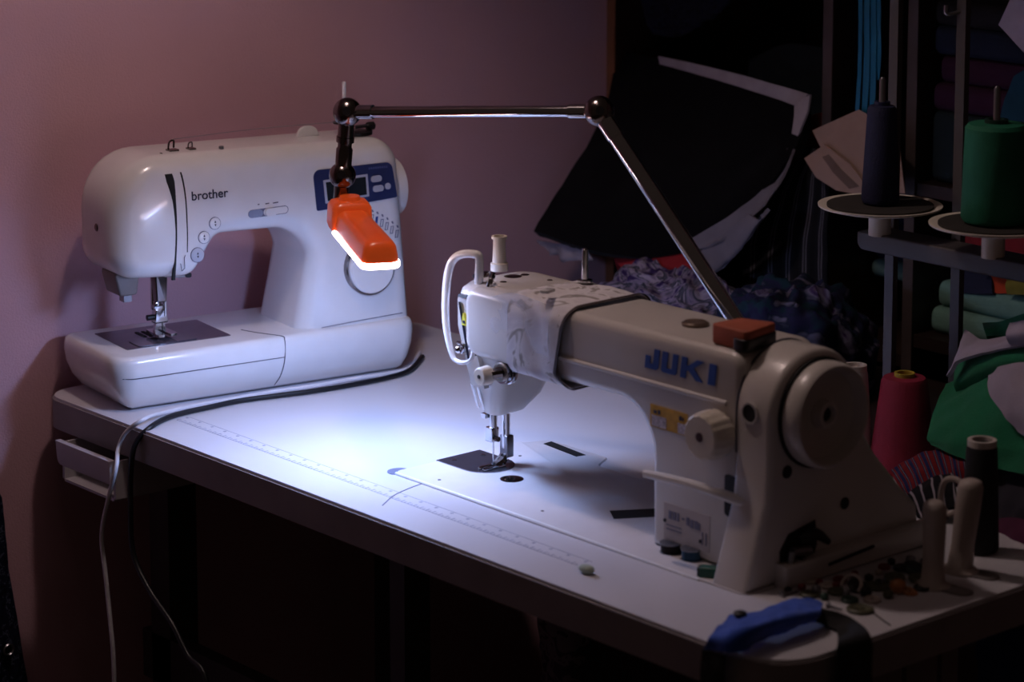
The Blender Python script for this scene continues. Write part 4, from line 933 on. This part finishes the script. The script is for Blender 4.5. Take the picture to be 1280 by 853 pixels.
# tan pattern cards hanging on teal ribbons
TAN = mat('tan_card', '#a2877a', .8, var=.05)
def card(name, label, pts, Y, m, cat='card', thick=.0015, group=None, hole=None):
    q = [PY(px, py, Y) for px, py in pts]; b = q[0]
    g = G().rext([(p[0], p[2]) for p in q], Y, Y + thick, 0, 0); o = tag(at(g, b).obj(name, m), label, cat, group); o.location = b
    if hole:
        hq = [PY(px, py, Y) for px, py in hole]; at(G().rext([(p[0], p[2]) for p in hq], Y - .0008, Y - .0001, 0, 0), b).obj('slot', mat('card_shadow', '#6e5a50', .8), o)
    return o
card('pattern_card', 'large tan pattern card hanging behind the navy thread cone', [(1015, 163), (1073, 137), (1082, 142), (1124, 186), (1131, 242), (1110, 240), (1080, 225), (1036, 205)], .900, TAN)
card('pattern_card', 'curved tan pattern card with a slot, below the larger card', [(1005, 198), (1030, 181), (1062, 205), (1090, 243), (1070, 243), (1045, 238), (1020, 222)], .893, TAN, hole=[(1028, 196), (1036, 193), (1052, 212), (1074, 233), (1062, 236), (1042, 216)])
TEAL = mat('teal_ribbon', '#0b6a8c', .6, var=.1)
for k, (xt, xb, yb, w) in enumerate(((1073, 1069, 138, 5), (1080, 1077, 142, 7), (1088, 1086, 150, 7), (1096, 1094, 100, 5))):
    cloth('teal_ribbon', 'narrow teal ribbon hanging in front of the shelf above the tan cards', [[(xt + 2, -130, .905 + k * .002), (xt + 2 + w, -130, .905 + k * .002)], [(xt, 0, .905 + k * .002), (xt + w, 0, .905 + k * .002)], [((xt + xb) / 2 + 1.5, 70, .903 + k * .002), ((xt + xb) / 2 + 1.5 + w, 70, .903 + k * .002)], [(xb, yb, .905 + k * .002), (xb + w, yb, .905 + k * .002)]], TEAL, .001, .001, 30, k, 'ribbon', 4, 6, 'teal ribbons hanging from the shelf top')
# narrow bay: teal fold, yellow roll, dark leafy print
z0 = -.01
folded('folded_fabric', 'dark leafy printed fabric folded in the narrow shelf bay', .40, .518, 1.02, 1.3, .085, .18, TEA, 2)
folded('folded_fabric', 'grey green folded fabric under the leafy print in the narrow bay', .40, .518, 1.015, 1.3, .062, .085, mat('greygreen', '#56706a', .9), 1)
yr = G().lathe([(.02, 0), (.036, .004), (.036, .064), (.02, .070)], (.48, 1.045, z0), 'z', 28)
tag(at(yr, (.48, 1.045, z0)).obj('fabric_roll', mat('ochre_roll', '#b08a3e', .9), None, 50), 'ochre yellow fabric roll standing in the narrow shelf bay', 'fabric roll').location = (.48, 1.045, z0)
# right bay: stacked fabrics
bay = 'fabrics folded in the wide shelf bay'
def bayf(y_top, y_bot, col, nm, lab, layers=2, Y=.965, x0=.545, x1=1.0):
    zt = float(PY(1245, y_top, Y)[2]); zb = .0205
    folded('folded_fabric', lab, x0, x1, Y, 1.3, zb, zt, mat(nm, col, .9, bump=.3), layers, group=bay)
ztop = .02
bayf(368, 436, '#6d9486', 'mint_cloth', 'mint green folded fabric on the lower board of the wide bay', 2)
cloth('olive_cloth', 'olive yellow cloth bundle on the mint fabric', [[(1262, 340, .98), (1280, 332, .98), (1310, 335, .98)], [(1256, 355, .965), (1280, 352, .965), (1310, 352, .965)], [(1258, 368, .965), (1280, 368, .965), (1310, 368, .965)]], mat('olive_cloth', '#7c742c', .9), .02, .003, 25, 4)
cloth('orange_cloth', 'orange red cloth corner folded on the mint fabric', [[(1232, 330, 1.0), (1250, 326, .99), (1272, 330, 1.0)], [(1236, 348, .985), (1250, 348, .98), (1268, 348, .985)], [(1242, 366, .975), (1250, 367, .975), (1262, 366, .975)]], mat('orange_cloth', '#b8401e', .9), .012, .003, 25, 7)
cloth('navy_scarf', 'dark navy cloth lying on the mint fabric next to the post', [[(1200, 322, 1.0), (1220, 326, .99), (1240, 330, 1.0)], [(1200, 345, .98), (1222, 348, .98), (1240, 348, .98)], [(1200, 366, .97), (1222, 368, .97), (1242, 368, .97)]], mat('navy_cloth', '#161d38', .9), .012, .003, 25, 9)
cloth('red_drape', 'dark red cloth hanging over the board edge behind the green spool', [[(1196, 262, .94), (1240, 266, .935), (1310, 270, .935)], [(1198, 285, .932), (1240, 288, .93), (1310, 292, .93)], [(1200, 308, .932), (1240, 314, .93), (1310, 322, .93)]], mat('wine_cloth', '#7c1620', .9), .008, .003, 25, 8)
zb_ = .215
def upf(z0, z1, col, nm, lab, x0=.545, x1=1.0, Y=.96, layers=1): folded('folded_fabric', lab, x0, x1, Y, 1.3, z0, z1, mat(nm, col, .9, bump=.3), layers, group=bay)
zA = float(PY(1245, 150, .96)[2]); zB = float(PY(1245, 78, .96)[2]); zC = float(PY(1245, 40, .96)[2]); zD = float(PY(1245, 8, .96)[2])
upf(.215, zA, '#0b2028', 'petrol_cloth', 'petrol blue folded fabric at the bottom of the upper stack')
upf(zA, zB, '#340a2e', 'magenta_cloth', 'dark magenta folded fabric in the upper stack', layers=2)
upf(zB, zC, '#0a1a33', 'deep_blue_cloth', 'deep blue folded fabric in the upper stack', layers=1)
upf(zC, zD, '#15151c', 'charcoal_cloth', 'charcoal folded fabric on top of the upper stack', layers=1)
cloth('teal_cloth', 'teal blue cloth hanging over the magenta fabric', [[(1268, 95, .952), (1285, 85, .952), (1310, 80, .952)], [(1256, 125, .95), (1282, 122, .95), (1310, 120, .95)], [(1248, 150, .95), (1280, 152, .95), (1310, 152, .95)]], mat('teal_cloth', '#0a4258', .9), .005, .003, 30, 5)
card('white_paper', 'white paper sheet corner sticking out in front of the shelf', [(1248, 31), (1262, 0), (1270, -20), (1330, -20), (1330, 100), (1280, 66)], .925, mat('paper', '#bdb2c2', .8))

# heap of green and white cloths behind the table's right half
GRC = mat('green_felt', '#0a6a44', .95, var=.1, bump=.3, bscale=500, sheen=.1)
WHC = mat('pale_cotton', '#9d95a6', .9, var=.06, bump=.2)
cloth('green_felt', 'large folded green felt under the pale cloths behind the table', [[(1182, 480, 0.56), (1225, 470, 0.55), (1270, 465, 0.54), (1330, 465, 0.54)], [(1170, 510, 0.52), (1220, 505, 0.51), (1270, 505, 0.5), (1330, 505, 0.5)], [(1158, 545, 0.49), (1210, 548, 0.48), (1265, 555, 0.48), (1330, 560, 0.48)], [(1162, 556, 0.485), (1210, 575, 0.475), (1265, 590, 0.47), (1330, 600, 0.47)]], GRC, .06, .004, 20, 2)
cloth('green_felt', 'rolled green felt between the two pale cloths', [[(1195, 460, 0.55), (1215, 436, 0.55), (1255, 432, 0.54), (1330, 420, 0.54)], [(1190, 478, 0.535), (1218, 462, 0.53), (1260, 452, 0.525), (1330, 445, 0.525)], [(1196, 492, 0.54), (1222, 484, 0.54), (1262, 470, 0.535), (1330, 462, 0.535)]], GRC, .03, .003, 20, 3)
cloth('green_felt', 'small green felt fold on top of the cloth heap', [[(1228, 404, 0.6), (1250, 402, 0.59), (1280, 393, 0.58), (1330, 380, 0.58)], [(1230, 412, 0.58), (1252, 412, 0.58), (1280, 406, 0.57), (1330, 398, 0.57)], [(1234, 420, 0.58), (1255, 420, 0.58), (1282, 416, 0.57), (1330, 410, 0.57)]], GRC, .02, .002, 20, 4)
cloth('pale_cotton', 'pale cotton cloth folded over the rolled green felt', [[(1206, 412, 0.57), (1228, 424, 0.56), (1256, 421, 0.55), (1330, 404, 0.54)], [(1198, 440, 0.54), (1214, 434, 0.535), (1256, 428, 0.53), (1330, 414, 0.53)], [(1184, 471, 0.528), (1200, 450, 0.525), (1250, 437, 0.525), (1330, 424, 0.525)]], WHC, .004, .0025, 30, 5)
cloth('pale_cotton', 'thick pale cotton roll on the right of the cloth heap', [[(1262, 404, 0.535), (1285, 400, 0.53), (1330, 392, 0.53)], [(1258, 418, 0.52), (1285, 414, 0.515), (1330, 408, 0.515)], [(1262, 430, 0.525), (1285, 428, 0.52), (1330, 422, 0.52)]], WHC, .02, .002, 20, 6)
cloth('pale_cotton', 'wide pale cotton fold drooping over the large green felt', [[(1236, 470, 0.515), (1262, 456, 0.51), (1330, 452, 0.51)], [(1236, 490, 0.495), (1268, 482, 0.49), (1330, 486, 0.49)], [(1252, 515, 0.48), (1282, 515, 0.475), (1330, 520, 0.475)], [(1272, 540, 0.475), (1300, 555, 0.47), (1340, 565, 0.47)]], WHC, .006, .003, 25, 7)
# cloths lying on the back of the table
STP = pattern('colour_stripes', ['#6e1518', '#161c40', '#807a86', '#101016', '#7c1f1a', '#1a2450'], 1.7, 'stripe', (1, .2, 1), stops=[0, .2, .4, .52, .66, .85], distort=1.2)
cloth('striped_cloth', 'red blue and white striped cloth crumpled beside the crimson cone', [[(1112, 590, .47), (1140, 572, .48), (1175, 566, .49), (1208, 562, .50)], [(1122, 606, .445), (1150, 592, .455), (1180, 585, .465), (1210, 582, .475)], [(1130, 622, .44), (1158, 612, .445), (1185, 606, .455), (1212, 604, .465)]], STP, .008, .004, 30, 8)
cloth('zebra_cloth', 'black and white striped cloth scrap by the plastic holders', [[(1134, 622, .425), (1160, 600, .43), (1190, 592, .44)], [(1140, 636, .415), (1165, 616, .42), (1192, 608, .43)], [(1148, 650, .41), (1170, 640, .412), (1196, 632, .42)]], pattern('zebra', ['#0f0e12', '#8f8890', '#131218'], 1.2, 'stripe', (.6, 1, 1), stops=[0, .42, .72], distort=1.5), .006, .003, 30, 9)
cloth('charcoal_cloth', 'charcoal cloth lying on the table behind the black thread tube', [[(1235, 592, .50), (1262, 586, .50), (1330, 590, .50)], [(1236, 622, .47), (1265, 620, .465), (1330, 628, .46)], [(1240, 650, .455), (1265, 652, .45), (1330, 664, .445)]], mat('charcoal_knit', '#22202a', .95), .02, .004, 25, 4)
cloth('plum_cloth', 'plum cloth lying on the table in front of the charcoal cloth', [[(1240, 650, .45), (1268, 648, .445), (1330, 658, .44)], [(1244, 668, .435), (1268, 668, .43), (1330, 680, .425)], [(1248, 684, .43), (1270, 688, .425), (1330, 702, .42)]], mat('plum_cloth', '#4c1838', .95), .012, .003, 25, 6)
# ---------------------------------------------------------------- under and beside the table
gx = [[(-60, 560, -.020), (-26, 575, -.012), (2, 622, -.016)], [(-60, 690, -.018), (-20, 690, -.008), (10, 700, -.014)], [(-60, 780, -.018), (-16, 778, -.006), (22, 780, -.014)], [(-60, 900, -.018), (-4, 900, -.008), (42, 900, -.014)], [(-62, 1090, -.018), (0, 1100, -.008), (60, 1090, -.014)]]
tag(G().sheet([[PX(*p) for p in r] for r in gx], 8, 8, .008, .002, 25, 3).obj('navy_garment', pattern('navy_speckle', ['#0b0d1a', '#12162c', '#4e5368', '#0d1020'], 130, 'noise', stops=[0, .4, .58, .64], distort=.5), None, 70), 'navy speckled garment with a metal eyelet hanging on the wall', 'garment')
hk = PX(-40, 566, -.02); G().tube([(-.03, hk[1], hk[2] + .01), (-.012, hk[1], hk[2] + .008), (-.006, hk[1], hk[2] + .018)], .003, 8, 4).obj('wall_hook', STEEL, bpy.data.objects['navy_garment'])
ey = PX(10, 812, -.004)
o = G().lathe([(.0075, .0), (.0075, -.0015), (.0062, -.003), (.005, -.0015), (.005, 0)], (0, 0, 0), 'y', 26).obj('metal_eyelet', STEEL, None); o.location = ey; o.rotation_euler.z = math.pi / 2
o.parent = bpy.data.objects['navy_garment']; o['label'] = 'steel eyelet'
cloth('blue_cloth', 'dark blue cloth hanging below the table end', [[(1222, 800, .42), (1255, 790, .43), (1330, 780, .45)], [(1222, 850, .42), (1258, 850, .43), (1330, 850, .45)], [(1222, 960, .42), (1258, 960, .43), (1330, 960, .45)]], mat('denim_blue', '#15305a', .9, bump=.3), .01, .006, 30, 3)
cloth('pale_curtain', 'pale printed cloth hanging behind the table front', [[(676, 770, .20), (705, 775, .20), (735, 780, .21)], [(676, 850, .20), (706, 850, .19), (738, 850, .21)], [(678, 960, .20), (706, 960, .19), (736, 960, .21)]], pattern('curtain_print', ['#3a343c', '#6a6068', '#4a424c'], 40, 'noise', stops=[0, .45, .6]), .006, .005, 30, 4)
bpy.context.view_layer.update()
